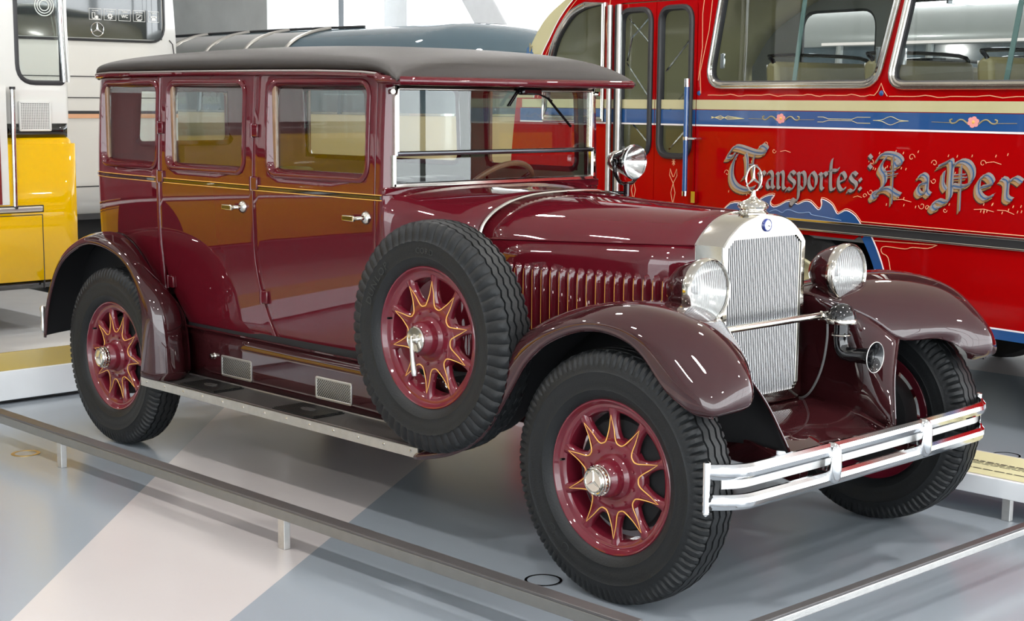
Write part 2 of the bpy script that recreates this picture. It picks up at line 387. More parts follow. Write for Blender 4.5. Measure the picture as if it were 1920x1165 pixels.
BOLT = mesh_of(bo, 'hub_bolts', M['wheel'], 30)
def star_blades(mb, R, f3, w=.16, h=.004, inner=0.0):
    # three-pointed star: ridge lines raised
    for k in range(3):
        a = PI / 2 + k * 2 * PI / 3
        tip = (R * math.cos(a), R * math.sin(a)); l = (R * w * math.cos(a + PI / 3), R * w * math.sin(a + PI / 3)); r = (R * w * math.cos(a - PI / 3), R * w * math.sin(a - PI / 3))
        mb.add([f3(0, 0, h), f3(*tip, h * .4), f3(*l, 0), f3(*r, 0), f3(0, 0, -h), f3(*tip, -h * .4)], [(0, 1, 2), (0, 3, 1), (4, 2, 5), (4, 5, 3), (2, 1, 5), (3, 5, 1)])
cap = Mb()
cap.lathe([(.0, -.104), (.048, -.104), (.0515, -.107), (.0515, -.112), (.049, -.114), (.049, -.126), (.0465, -.129), (.0465, -.134), (.043, -.137), (.0415, -.1365), (.0385, -.1355), (.037, -.139), (.034, -.1405), (.033, -.1385), (0, -.1385)], seg=40)
star_blades(cap, .032, lambda a, b, d: (a, -.1395 - d, b), .2, .0035)
for k in range(24):
    a = 2 * PI * k / 24; c, s = math.cos(a), math.sin(a)
    cap.lathe([(0, -.117), (.003, -.117), (.003, -.123), (0, -.123)], (.0493 * c, 0, .0493 * s), 'y', 5)
CAP = mesh_of(cap, 'hub_cap', M['nickel'], 30)
vl = Mb(); vl.tube([(-.2275, -.036, .02), (-.227, -.05, .021), (-.2265, -.058, .0215)], .0045, 8); VALVE = mesh_of(vl, 'valve', M['black'])
drum = Mb(); drum.lathe([(0, .0), (.15, .0), (.186, .006), (.192, .016), (.192, .10), (.0, .11)], seg=40); DRUM = mesh_of(drum, 'brake_drum', M['under'])
def wheel(at, near=True, spare=False, rot=0.0):
    o = part(RIM, 'wheel', None, car, at)
    o.rotation_euler = (0, rot, 0) if near else (0, rot, PI)
    for me in ([TY2 if spare else TY1, PIN, BOLT] + ([] if spare else [CAP, DRUM]) + [VALVE]):
        c_ = part(me, me.name.split('.')[0], None, o)
        if me is BOLT or me is PIN: c_['kind'] = 'stuff'
    return o
wy = .833 - .0585
w_f = wheel((L, -wy, RW), rot=0.0); w_f['label'] = 'near front wheel with red ten-spoke disc and nickel hub cap'
w_r = wheel((0, -wy, RW), rot=.42); w_r['label'] = 'near rear wheel half covered by the fender'
wheel((L, wy, RW), False, rot=.3); wheel((0, wy, RW), False)
w_s = wheel((2.386, -.8415, .8068), spare=True, rot=.12); w_s['label'] = 'spare wheel standing in the front fender well'
lk = Mb(); lk.lathe([(0, -.104), (.046, -.104), (.0475, -.107), (.0475, -.113), (.044, -.117), (.0435, -.1155), (.02, -.117), (.014, -.122), (.014, -.135), (.0, -.137)], seg=40)
part(lk, 'locking_plate', M['nickel'], w_s).rotation_euler = (0, -.12, 0)
hd = Mb(); hd.tube([(0, -.131, .014), (.004, -.134, -.02), (.016, -.138, -.075), (.026, -.139, -.118), (.028, -.139, -.128)], [.007, .0075, .0095, .0115, .008], 12)
part(hd, 'locking_handle', M['steel'], w_s).rotation_euler = (0, -.12, 0)
# raised lettering on the spare tyre's side wall
def arc_text(s, size, r, ang0, y=-.0845):
    # characters run clockwise seen from -y
    for i, ch in enumerate(s):
        a = ang0 + (i - (len(s) - 1) / 2) * size * .82 / r
        if ch == ' ': continue
        ca, sa = math.cos(a), math.sin(a)
        def f3(px, py, c=ca, s_=sa): 
            rr_ = r + py - size * .35
            return (rr_ * s_ + px * c, y + .0 - .0016 + abs(py - size * .35) * .0, rr_ * c - px * s_)
        mb = Mb(); text_into(mb, ch, size, f3); part(mb, 'raised_letter', M['tyretext'], w_s, solid=.001, smooth=0).rotation_euler = (0, -.12, 0)
M['tyretext'] = mat('tyre_lettering', (.022, .024, .025), .5)
arc_text('DUNLOP', .042, .322, -.95, -.0832); arc_text('CORD', .03, .322, .05, -.0832)
for a, s in ((3.72, 'W'), (3.98, 'X')):
    c = (.325 * math.sin(a), .325 * math.cos(a)); tm = Mb()
    tm.tube([(c[0] + .016 * math.cos(q), -.0835, c[1] + .016 * math.sin(q)) for q in np.linspace(0, 2 * PI, 20)[:-1]], .0012, 5, False, True)
    part(tm, 'raised_emblem', M['tyretext'], w_f, smooth=0)
# ---------------- body shell
WX = [-.70, -.69, -.66, -.60, -.50, -.35, -.1, .2, .6, 1.0, 1.4, 1.8, 2.2]
WY = [.0, .25, .42, .535, .61, .645, .66, .665, .667, .663, .652, .634, .60]
def W(x, z=1.28):
    k = .022 * max(0, (z - 1.28) / .52) ** 1.5 + .03 * max(0, (1.25 - z) / .65) ** 2
    return float(np.interp(x, WX[5:], WY[5:])) - k
WB, WT = 1.352, 1.732    # window opening bottom and top
ZR = 1.792
def panel_rows(xl, xr, win, zs, nx=3):
    rows = []; xl0, xr0 = xl(1.5), xr(1.5)
    cx = [xl0, win[0], win[1], xr0]
    base = []
    for i in range(3):
        for k in range(nx): base.append(cx[i] + (cx[i + 1] - cx[i]) * k / nx)
    base.append(xr0)
    for z in zs:
        a, b = xl(z), xr(z)
        rows.append([((a + (c - xl0) / (xr0 - xl0) * (b - a)), z) for c in base])
    return rows, nx
def panel(xl, xr, win, z0, z1=ZR):
    zs = list(np.linspace(z0, WB, 14)) + list(np.linspace(WB, WT, 5))[1:] + [1.76, z1]
    rows, nx = panel_rows(xl, xr, win, zs)
    mb = Mb(); k = len(rows[0]); mb.v = [(x, -W(x, z), z) for r in rows for x, z in r]
    for i in range(len(rows) - 1):
        zm = (zs[i] + zs[i + 1]) / 2
        for j in range(k - 1):
            if WB < zm < WT and nx <= j < 2 * nx: continue
            mb.f.append((i * k + j, i * k + j + 1, (i + 1) * k + j + 1, (i + 1) * k + j)); mb.m.append(0)
    return mb
def seam(z): return .946 + (0 if z > 1.0 else .125 * ((1.0 - z) / .385) ** 1.6)
def rear_edge(z):
    return float(np.interp(z, [.6, .635, .77, .92, 1.0, 2], [.375, .345, .235, .178, .172, .172]))
g = .0022
DZ = .618
doors = []
for side in (0, 1):
    pf = panel(lambda z: seam(z) + g, lambda z: 1.765 - g, (1.066, 1.705), DZ)
    pr = panel(lambda z: rear_edge(z) + g, lambda z: seam(z) - g, (.252, .868), DZ)
    if side: pf, pr = mir(pf), mir(pr)
    df = part(pf, 'front_door', [M['body'], M['lining']], car, solid=.03, mo=1, bevel=.002)
    drr = part(pr, 'rear_door', [M['body'], M['lining']], car, solid=.03, mo=1, bevel=.002)
    doors.append((df, drr))
# quarter panel: from the rear door to the middle of the tail
def quarter():
    xs = [.172 - g, .145, -.05, -.22, -.392, -.42, -.46, -.50, -.55, -.60, -.635, -.66, -.678, -.686, -.695, -.70]
    ys = []
    for x in xs: ys.append(W(x) if x > -.36 else float(np.interp(x, WX, WY)))
    ys[-4:] = [.34, .288, .15, 0]
    zs = list(np.linspace(.60, WB, 14)) + [1.432, 1.53, 1.63, 1.71, WT] + [1.76, ZR]
    mb = Mb(); k = len(xs)
    for z in zs:
        tk = .022 * max(0, (z - 1.28) / .52) ** 1.5 + .03 * max(0, (1.25 - z) / .65) ** 2
        for x, y in zip(xs, ys):
            rx = min(1, max(0, (-.35 - x) / .3)); bot = max(0, (.95 - z) / .35)
            mb.v.append((x + tk * rx + .05 * rx * bot ** 2, -max(0, y - tk * (1 if y > .1 else 0)), z))
    for i in range(len(zs) - 1):
        zm = (zs[i] + zs[i + 1]) / 2
        for j in range(k - 1):
            if WB < zm < WT and 1 <= j < 4: continue
            if 1.432 < zm < 1.71 and j >= k - 3: continue
            mb.f.append((i * k + j, i * k + j + 1, (i + 1) * k + j + 1, (i + 1) * k + j)); mb.m.append(0)
    return mb
for side in (0, 1):
    q = quarter(); q = mir(q) if side else q
    part(q, 'rear_quarter_panel', [M['body'], M['trimred']], car, solid=.03, mo=1)
def tail_x(y): return -.70 + .014 * (y / .288) ** 2
mb = Mb(); mb.sweep2(rpoly(rect(-.285, 1.434, .285, 1.708), .03, 4), [(.022, .004), (.022, -.008), (.004, -.014), (-.006, -.008), (-.006, .036), (.022, .036)], lambda a, b, d: (tail_x(a) + d, a, b)); rwf = part(mb, 'rear_window_frame', M['body'], car)
mb = Mb(); mb.box((-.682, -.29, 1.43), (-.679, .29, 1.712)); part(mb, 'rear_window_glass', M['glass'], rwf, smooth=0)
# front pillars and cowl side strip between door and windscreen
for sgn in (-1, 1):
    p = Mb(); rows = []
    for z in list(np.linspace(.62, 1.30, 8)) + [1.5, 1.76, ZR]:
        w = W(1.79, z)
        rows.append([(1.767, sgn * W(1.767, z), z), (1.79, sgn * w, z), (1.806, sgn * (w - .006), z), (1.814, sgn * (w - .018), z), (1.816, sgn * (w - .05), z), (1.80, sgn * (w - .06), z), (1.77, sgn * (w - .05), z)])
    p.loft(rows); part(p, 'windscreen_pillar', M['body'], car)
hdr = Mb(); hdr.box((1.77, -.60, 1.728), (1.814, .60, 1.80)); part(hdr, 'windscreen_header', M['body'], car, bevel=.006)
# windows: mouldings, glass
def fy(s): return lambda a, b, d: (a, s * (W(a, b) + d), b)
WIN = {'q': (-.392, .145), 'r': (.252, .868), 'f': (1.066, 1.705)}
wf = {}
for side, s in ((0, -1), (1, 1)):
    for kx, (x0, x1) in WIN.items():
        par = car if kx == 'q' else doors[side][0 if kx == 'f' else 1]
        pth = rpoly(rect(x0 + .012, WB + .012, x1 - .012, WT - .012), .04, 5)
        dense = []
        for i in range(len(pth)):
            a, b = pth[i], pth[(i + 1) % len(pth)]; m_ = max(1, int(math.hypot(b[0]-a[0], b[1]-a[1]) / .06))
            dense += [(a[0] + (b[0]-a[0]) * k / m_, a[1] + (b[1]-a[1]) * k / m_) for k in range(m_)]
        mb = Mb(); mb.sweep2(dense, [(.034, -.004), (.034, .004), (.026, .009), (.017, .009), (.009, .003), (.004, -.010), (-.004, -.022), (-.004, -.034), (.02, -.034)], fy(s))
        nm = 'quarter_window_frame' if kx == 'q' else 'window_frame'
        fr_ = part(mb, nm, M['body'], par)
        gl = Mb(); gl.box((x0, -.0015, WB), (x1, .0015, WT)); gl.v = [(a, s * (W(a, 1.5) - .024) + b, c) for a, b, c in gl.v]
        part(gl, 'quarter_window_glass' if kx == 'q' else 'window_glass', M['glass'], par, smooth=0)
        ch = Mb(); ch.box((x0 + .006, -.016, WB), (x0 + .03, .0, WT)); ch.v = [(a, s * (W(a, 1.5) - .028) - s * b, c) for a, b, c in ch.v]
        part(ch, 'window_channel', M['wood'], par, bevel=.003, smooth=0)
# belt moulding with coach lines
def belt(mb, z0, z1, out, sgn, xa=-.70, xb=1.80, thick=.004):
    xs = [-.70, -.698, -.69, -.675, -.655, -.63, -.60, -.55, -.50, -.45, -.4, -.35] + list(np.linspace(-.3, xb, 30)); rings = []
    for i, x in enumerate(xs):
        y = W(x) if x > -.36 else float(np.interp(x, WX, WY))
        x2, y2 = xs[min(i + 1, len(xs) - 1)], None
        def pt(xx): return Vector((xx, W(xx) if xx > -.36 else float(np.interp(xx, WX, WY))))
        a = pt(xs[max(i - 1, 0)]); b = pt(xs[min(i + 1, len(xs) - 1)]); t = (b - a).normalized(); n = Vector((-t.y, t.x))
        p0 = Vector((x, y)); 
        if i == 0: n = Vector((-1, 0)); p0 = Vector((-.70, 0))
        q0 = p0 - n * .006; q1 = p0 + n * out
        zm = (z0 + z1) / 2
        sl = (zm - 1.275) * 0 + .010 * (1 - (x + .7) / 2.5)
        rings.append([(q0.x, sgn * q0.y, z0 + sl), (q1.x, sgn * q1.y, z0 + (z1 - z0) * .2 + sl), (q1.x, sgn * q1.y, z1 - (z1 - z0) * .2 + sl), (q0.x, sgn * q0.y, z1 + sl)])
    mb.loft(rings)
for s in (-1, 1):
    mb = Mb(); belt(mb, 1.2685, 1.2855, .006, s); bl = part(mb, 'belt_moulding', M['black'], car, smooth=50)
    mb = Mb(); belt(mb, 1.2855, 1.2895, .005, s); belt(mb, 1.2645, 1.2685, .005, s); part(mb, 'coach_lines', M['gold'], bl, smooth=50)
# door hinges and handles (near side and far side)
for side, s in ((0, -1), (1, 1)):
    for di, (hx, zs) in enumerate(((seam, (1.53, 1.30, .80)), (rear_edge, (1.53, 1.30, .80)))):
        for z in zs:
            x = hx(z); w = W(x, z)
            mb = Mb(); mb.box((x - .004, s * (w - .002) if s > 0 else -(w + .012), z - .028), (x + .046, s * (w + .012) if s > 0 else -(w - .002), z + .028)); part(mb, 'hinge', M['body'], doors[side][di], bevel=.004)
            mb = Mb(); mb.tube([(x - .002, s * (w + .007), z - .03), (x - .002, s * (w + .007), z + .03)], .0085, 10); part(mb, 'hinge_pin', M['body'], doors[side][di])
    for di, hx in ((0, 1.708), (1, .868)):
        z = 1.192; w = W(hx, z)
        mb = Mb(); mb.lathe([(0, .026), (.008, .026), (.010, .016), (.020, .012), (.026, .006), (.028, 0)], (hx, -w if s < 0 else w, z), 'y', 28)
        if s < 0: mb.v = [(x, -w - (y + w), zz) for x, y, zz in mb.v]
        esc = part(mb, 'handle_rose', M['nickel'], doors[side][di])
        mb = Mb(); mb.tube([(hx, s * (w + .02), z), (hx - .012, s * (w + .034), z - .001), (hx - .035, s * (w + .036), z - .003)], [.008, .009, .006], 10)
        mb.box((hx - .108, s * (w + .036) - .006, z - .016), (hx - .03, s * (w + .036) + .006, z + .008)); part(mb, 'handle', M['nickel'], doors[side][di], bevel=.003)
        mb = Mb(); mb.box((hx - .102, s * (w + .0425) - .001, z - .0115), (hx - .038, s * (w + .0425) + .001, z + .0035)); part(mb, 'handle_inlay', M['black'], doors[side][di], smooth=0)
# ---------------- roof with visor
RS = [(-.698, .27, 1.775, 1.782), (-.672, .40, 1.780, 1.812), (-.62, .515, 1.786, 1.838), (-.50, .605, 1.793, 1.864), (-.30, .646, 1.798, 1.882), (0, .655, 1.798, 1.897), (.5, .655, 1.798, 1.908), (1.0, .652, 1.796, 1.908), (1.4, .645, 1.793, 1.897), (1.68, .642, 1.787, 1.880), (1.80, .652, 1.778, 1.864), (1.88, .672, 1.764, 1.842), (1.935, .690, 1.7515, 1.808), (1.965, .698, 1.7475, 1.771), (1.975, .699, 1.7465, 1.748)]
rows = []
for x, w, zr, zc in RS:
    row = []
    for j in range(33):
        t = PI * j / 32; c = math.cos(t); s_ = math.sin(t)
        y = -w * math.copysign(abs(c) ** .75, c); z = zr + (zc - zr) * s_ ** .62
        bow = .045 * max(0, min(1, (x - 1.75) / .2)) * (1 - (y / w) ** 2)
        row.append((x + bow, y, z))
    rows.append(row)
nR = [list(r) for r in rows]
fine = []
for r in [spline([rr_[j] for rr_ in nR], 4) for j in range(33)]: fine.append(r)
rows2 = [[fine[j][i] for j in range(33)] for i in range(len(fine[0]))]
rf = Mb(); rf.grid(rows2); rf.f.append(tuple(range(33))); rf.m.append(0)
roof = part(rf, 'roof', [M['roof'], M['lining']], car, smooth=60, solid=.012, mo=1)
def roof_edge(x):
    return float(np.interp(x, [r[0] for r in RS], [r[1] for r in RS])), float(np.interp(x, [r[0] for r in RS], [r[2] for r in RS]))
# drip moulding along both sides and the maroon visor lip
for s in (-1, 1):
    mb = Mb(); pth = []
    pth = [(-.60, s * .540, 1.776), (-.545, s * .585, 1.782)]
    for x in list(np.linspace(-.48, 1.80, 24)): w, z = roof_edge(x); pth.append((x, s * (w + .006), z - .008))
    pth += [(1.84, s * .668, 1.762), (1.875, s * .675, 1.752)]
    mb.tube(pth, .0048, 8); part(mb, 'drip_moulding', mat('dull_drip_rail', (.30, .27, .26), .45, .6), car)
    mb = Mb(); mb.tube([(a, b - s * .004, c - .011) for a, b, c in pth], .009, 8); part(mb, 'roof_rail', M['body'], car)
lip = Mb(); pl = []
for i in range(41):
    y = -.702 + 1.404 * i / 40; q = abs(y) / .702
    x = 1.975 + .047 * (1 - q * q) - .10 * max(0, (q - .93) / .07) ** 2
    pl.append((x, y, 1.739 + .002 * q))
pl = [(1.83, -.672, 1.756), (1.86, -.688, 1.747)] + pl[1:-1] + [(1.86, .688, 1.747), (1.83, .672, 1.756)]
lip.tube(pl, .0175, 12); part(lip, 'visor_lip', M['body'], roof)
under = Mb(); under.grid([[(1.80, y, 1.775) for y in np.linspace(-.62, .62, 21)], [(1.96 + .045 * (1 - (y / .69) ** 2), y * 1.1, 1.737) for y in np.linspace(-.62, .62, 21)]]); part(under, 'visor_underside', M['roof'], roof, solid=.004)
# ---------------- windscreen
fx = lambda a, b, d: (1.816 + d, a, b)
mb = Mb(); mb.sweep2([(-.583, 1.447), (-.583, 1.60), (-.583, 1.722), (-.577, 1.728), (.577, 1.728), (.583, 1.722), (.583, 1.60), (.583, 1.447)][::-1], [(.0, -.012), (.0, .012), (-.006, .016), (-.018, .016), (-.022, .010), (-.022, -.012)], fx, False); wsf = part(mb, 'windscreen_upper_frame', M['nickel'], car)
mb = Mb(); mb.sweep2([(-.595, 1.447), (-.595, 1.40), (-.595, 1.321), (-.589, 1.315), (.589, 1.315), (.595, 1.321), (.595, 1.40), (.595, 1.447)], [(.0, -.012), (.0, .008), (-.004, .014), (-.016, .014), (-.022, .006), (-.022, -.012)], fx, False); part(mb, 'windscreen_lower_frame', M['nickel'], car)
mb = Mb(); mb.tube([(1.828, -.575, 1.452), (1.830, -.2, 1.452), (1.830, .2, 1.452), (1.828, .575, 1.452)], .0105, 10); part(mb, 'windscreen_bar', mat('dark_polished_steel', (.28, .31, .35), .15, 1), wsf)
for z0, z1 in ((1.335, 1.43), (1.462, 1.71)):
    g_ = Mb(); g_.box((1.8145, -.565, z0), (1.8175, .565, z1)); part(g_, 'windscreen_glass', M['glass'], car, smooth=0)
for s in (-1, 1):
    mb = Mb(); mb.tube([(1.822, s * .586, 1.70), (1.828, s * .598, 1.70), (1.84, s * .602, 1.70)], .010, 10); part(mb, 'windscreen_pivot', M['nickel'], car)
mb = Mb(); mb.box((1.822, .10, 1.692), (1.862, .215, 1.722)); wm = part(mb, 'wiper_motor', M['black'], car, bevel=.008)
mb = Mb(); mb.tube([(1.845, .20, 1.70), (1.852, .285, 1.668)], .004, 6); mb.tube([(1.842, .268, 1.680), (1.842, .345, 1.614), (1.842, .415, 1.556)], .0055, 6); mb.tube([(1.85, .24, 1.69), (1.85, .345, 1.614)], .0022, 6); part(mb, 'wiper_blade', M['black'], wm)
mb = Mb(); mb.tube([(1.84, .095, 1.722), (1.84, .028, 1.645)], .0045, 6); mb.tube([(1.84, .105, 1.72), (1.84, .040, 1.645)], .003, 6); part(mb, 'wiper_blade', M['black'], wm)
# ---------------- scuttle, bonnet
S180 = [(.615, .62), (.618, .90), (.634, 1.12), (.638, 1.19), (.634, 1.235), (.616, 1.268), (.575, 1.293), (.48, 1.307), (.33, 1.315), (.16, 1.318), (0, 1.318)]
S200 = [(.54, .60), (.545, .88), (.560, 1.10), (.562, 1.155), (.556, 1.20), (.532, 1.237), (.485, 1.268), (.40, 1.289), (.28, 1.301), (.14, 1.307), (0, 1.308)]
S222 = [(.478, .60), (.480, .86), (.4815, 1.07), (.480, 1.135), (.466, 1.176), (.432, 1.212), (.378, 1.244), (.300, 1.272), (.205, 1.289), (.10, 1.2955), (0, 1.297)]
S310 = [(.250, .60), (.250, .86), (.2515, 1.08), (.2505, 1.158), (.236, 1.175), (.212, 1.197), (.180, 1.222), (.143, 1.243), (.10, 1.257), (.05, 1.266), (0, 1.268)]
def full(S, x): return [(x, -a, b) for a, b in S] + [(x, a, b) for a, b in S[::-1][1:]]
def lerpS(A_, B_, t): return [((1 - t) * a[0] + t * b[0], (1 - t) * a[1] + t * b[1]) for a, b in zip(A_, B_)]
sc_ = Mb(); net = [full(S180, 1.806), full(lerpS(S180, S200, .12), 1.815), full(lerpS(S180, S200, .55), 1.89), full(S200, 2.0), full(lerpS(S200, S222, .5), 2.11), full(S222, 2.218)]
sc_.grid([spline(r, 3) for r in net]); part(sc_, 'scuttle', [M['body'], M['under']], car, smooth=50, solid=.012, mo=1)
mb = Mb(); mb.box((1.798, -.63, 1.286), (1.818, .63, 1.318)); part(mb, 'windscreen_sill', M['body'], car, bevel=.004)
mb = Mb(); bandp = [(2.219, y, z + .004) for _, y, z in spline(full([(a + (.004 if i < 5 else .001), b) for i, (a, b) in enumerate(S222[2:])], 2.219), 4)]
mb.tube(bandp, .0075, 8); part(mb, 'bonnet_band', M['nickel'], car)
top = Mb(); rws = []
for t in np.linspace(0, 1, 9):
    S = lerpS(S222, S310, float(t)); rws.append(spline(full(S[3:], 2.223 + (3.102 - 2.223) * t), 4))
top.grid(rws); part(top, 'bonnet_top', [M['body'], M['under']], car, smooth=50, solid=.01, mo=1)
mb = Mb(); mb.tube([(2.225, 0, 1.2985), (2.66, 0, 1.284), (3.10, 0, 1.27)], .0045, 8); part(mb, 'bonnet_hinge', M['body'], car)
def hood_y(x): return .4815 + (.2515 - .4815) * (x - 2.223) / (3.102 - 2.223)
for s in (-1, 1):
    mb = Mb(); rws = []
    for t in np.linspace(0, 1, 5):
        S = lerpS(S222, S310, float(t)); x = 2.223 + (3.102 - 2.223) * t
        rws.append([(x, s * a, b - (.003 if i == 3 else 0)) for i, (a, b) in enumerate(S[:4])])
    mb.grid(rws); hs = part(mb, 'bonnet_side', [M['body'], M['under']], car, solid=.008, mo=1)
    mb = Mb(); rw2 = []
    mb.tube([(2.223 + .879 * t, s * (hood_y(2.223 + .879 * t) - .0005), 1.1365 + .0225 * t) for t in np.linspace(0, 1, 8)], .0035, 6); part(mb, 'side_hinge', M['body'], hs)
    if s < 0:
        ln = Mb()
        tx_, ty_ = .879, .230; tl = math.hypot(tx_, ty_); ux, uy = tx_ / tl, ty_ / tl; nx_, ny_ = uy, -ux
        def lz1(x): return 1.054 + (x - 2.26) * (1.040 - 1.054) / .78
        LOUV = []
        for k in range(-4, 21):
            x = 2.268 + (3.025 - 2.268) * k / 20; 
            if x < 2.24: continue
            LOUV.append(x)
        for x in LOUV:
            y = -hood_y(x); zt = lz1(x); lv = Mb(); rings = []
            prof = [(0, 0), (.0005, .015), (.004, .0185), (.010, .0165), (.018, .009), (.026, 0)]
            zl = float(np.interp(x, [2.3, 2.62, 2.76, 2.93, 3.10], [.62, .72, .82, .885, .91]))
            for z, k in ((zl, 1), (zt - .05, 1), (zt - .03, .98), (zt - .016, .85), (zt - .006, .55), (zt, .08)):
                rings.append([(x + ux * a * (.55 + .45 * k) + nx_ * (d * k - .001), y + uy * a * (.55 + .45 * k) + ny_ * (d * k - .001), z) for a, d in prof])
            lv.loft(rings); part(lv, 'louvre', M['body'], hs, smooth=50)
            def lp(a, d, z): return (x + ux * a + nx_ * d, y + uy * a + ny_ * d, z)
            ln.add([lp(-.0004, .0165, zl), lp(.0036, .0192, zl), lp(.0036, .0192, zt - .045), lp(-.0004, .0165, zt - .045)], [(0, 1, 2, 3)])
            ln.add([lp(-.0004, .0165, zt - .045), lp(.0036, .0192, zt - .045), lp(.0030, .0165, zt - .018), lp(.0012, .0155, zt - .018)], [(0, 1, 2, 3)])
        part(ln, 'louvre_lines', M['gold'], hs, smooth=0, kind='stuff')
mb = Mb(); mb.box((2.0, -.24, .50), (3.06, .24, 1.10)); part(mb, 'engine_block', M['under'], car, smooth=0)
# ---------------- radiator
OUT = [(-.248, .575), (-.248, 1.161), (-.221, 1.190), (-.178, 1.223), (-.135, 1.246), (-.075, 1.262), (0, 1.268), (.075, 1.262), (.135, 1.246), (.178, 1.223), (.221, 1.190), (.248, 1.161), (.248, .575), (.225, .556), (-.225, .556)]
INN = [(-.222, .60), (-.222, 1.153), (-.186, 1.182), (.186, 1.182), (.222, 1.153), (.222, .625), (.198, .60), (-.198, .60)]
INN = [(-.222, .625)] + INN[1:]
sh = Mb(); nO = len(OUT)
arch = [OUT[0]] + [tuple(p) for p in spline(OUT[1:12], 3)] + OUT[12:]
k_ = len(arch)
cx0, cz0 = 0, .88
def shrink(p, d): 
    v = Vector((p[0] - cx0, p[1] - cz0)); l = v.length; return (cx0 + v.x * (1 - d / l), cz0 + v.y * (1 - d / l))
def ringx(x, d): return [(x, a, b) for a, b in (shrink(p, d) for p in arch)]
sh.loft([ringx(3.10, -.003), ringx(3.106, .0), ringx(3.215, .0), ringx(3.224, .002), ringx(3.228, .007)], True, False)
N = 120
def hit(poly, ang):
    d = Vector((math.cos(ang), math.sin(ang))); best = None; n = len(poly)
    for i in range(n):
        a = Vector((poly[i][0] - cx0, poly[i][1] - cz0)); b = Vector((poly[(i+1) % n][0] - cx0, poly[(i+1) % n][1] - cz0)); e = b - a
        den = d.x * e.y - d.y * e.x
        if abs(den) < 1e-9: continue
        t = (a.x * e.y - a.y * e.x) / den; u = (a.x * d.y - a.y * d.x) / den
        if t > 0 and -1e-6 <= u <= 1 + 1e-6: best = t if best is None else min(best, t)
    return best or .1
o7 = [shrink(p, .007) for p in arch]
angs = sorted(set([2 * PI * i / N - PI for i in range(N)] + [math.atan2(p[1] - cz0, p[0] - cx0) for p in o7] + [math.atan2(p[1] - cz0, p[0] - cx0) for p in INN]))
R1 = [(3.228, cx0 + hit(o7, a) * math.cos(a), cz0 + hit(o7, a) * math.sin(a)) for a in angs]
R2 = [(3.2285, cx0 + hit(INN, a) * math.cos(a) * 1.0, cz0 + hit(INN, a) * math.sin(a)) for a in angs]
R3 = [(3.205, y, z) for _, y, z in R2]
sh.loft([R1, R2, R3], True, False)
rad = part(sh, 'radiator_shell', M['nickel'], car, smooth=25)
cb = Mb(); cb.prism(INN, 3.19, 3.204, lambda a, b, d: (d, a, b)); part(cb, 'radiator_core', M['under'], rad, smooth=0)
gr = Mb()
for i in range(42):
    y = -.219 + .438 * i / 41; zt = min(1.182, 1.153 + (.222 - abs(y)) * .80); zb = max(.60, .60 + (abs(y) - .198) * 1.0)
    gr.add([(3.2175, y - .0019, zb), (3.219, y, zb), (3.2175, y + .0019, zb), (3.2175, y - .0019, zt), (3.219, y, zt), (3.2175, y + .0019, zt)], [(0, 1, 4, 3), (1, 2, 5, 4), (0, 2, 1), (3, 4, 5)])
part(gr, 'radiator_grille', mat('nickel_grille', (.66, .66, .66), .3, 1), rad, smooth=0, kind='stuff')
mb = Mb(); mb.lathe([(0, .008), (.018, .0075), (.0205, .005), (.0215, 0)], (3.228, 0, 1.2265), 'x', 28); bd_ = part(mb, 'badge', M['white'], rad)
mb = Mb(); mb.lathe([(.0205, .0055), (.0215, .0085), (.0235, .0065), (.0245, 0)], (3.228, 0, 1.2265), 'x', 28); part(mb, 'badge_ring', M['enamel'], bd_)
mb = Mb(); star_blades(mb, .015, lambda a, b, d: (3.2362 + d, a, 1.2265 + b), .22, .002); part(mb, 'badge_star', M['chrome'], bd_, smooth=0)
mb = Mb(); mb.lathe([(.050, -.01), (.050, .004), (.055, .006), (.056, .012), (.049, .018), (.047, .024), (.054, .028), (.0575, .036), (.055, .043), (.046, .050), (.036, .055), (.026, .059), (.017, .064), (.011, .071), (.0085, .080), (.008, .090), (0, .090)], (3.165, 0, 1.257), 'z', 36); cp_ = part(mb, 'radiator_cap', M['nickel'], rad)
mb = Mb(); mb.tube([(3.165, .0465 * math.cos(a), 1.392 + .0465 * math.sin(a)) for a in np.linspace(0, 2 * PI, 41)[:-1]], .0036, 8, False, True)
star_blades(mb, .046, lambda a, b, d: (3.165 + d, a, 1.392 + b), .17, .005); part(mb, 'mascot_star', M['nickel'], cp_, smooth=30)
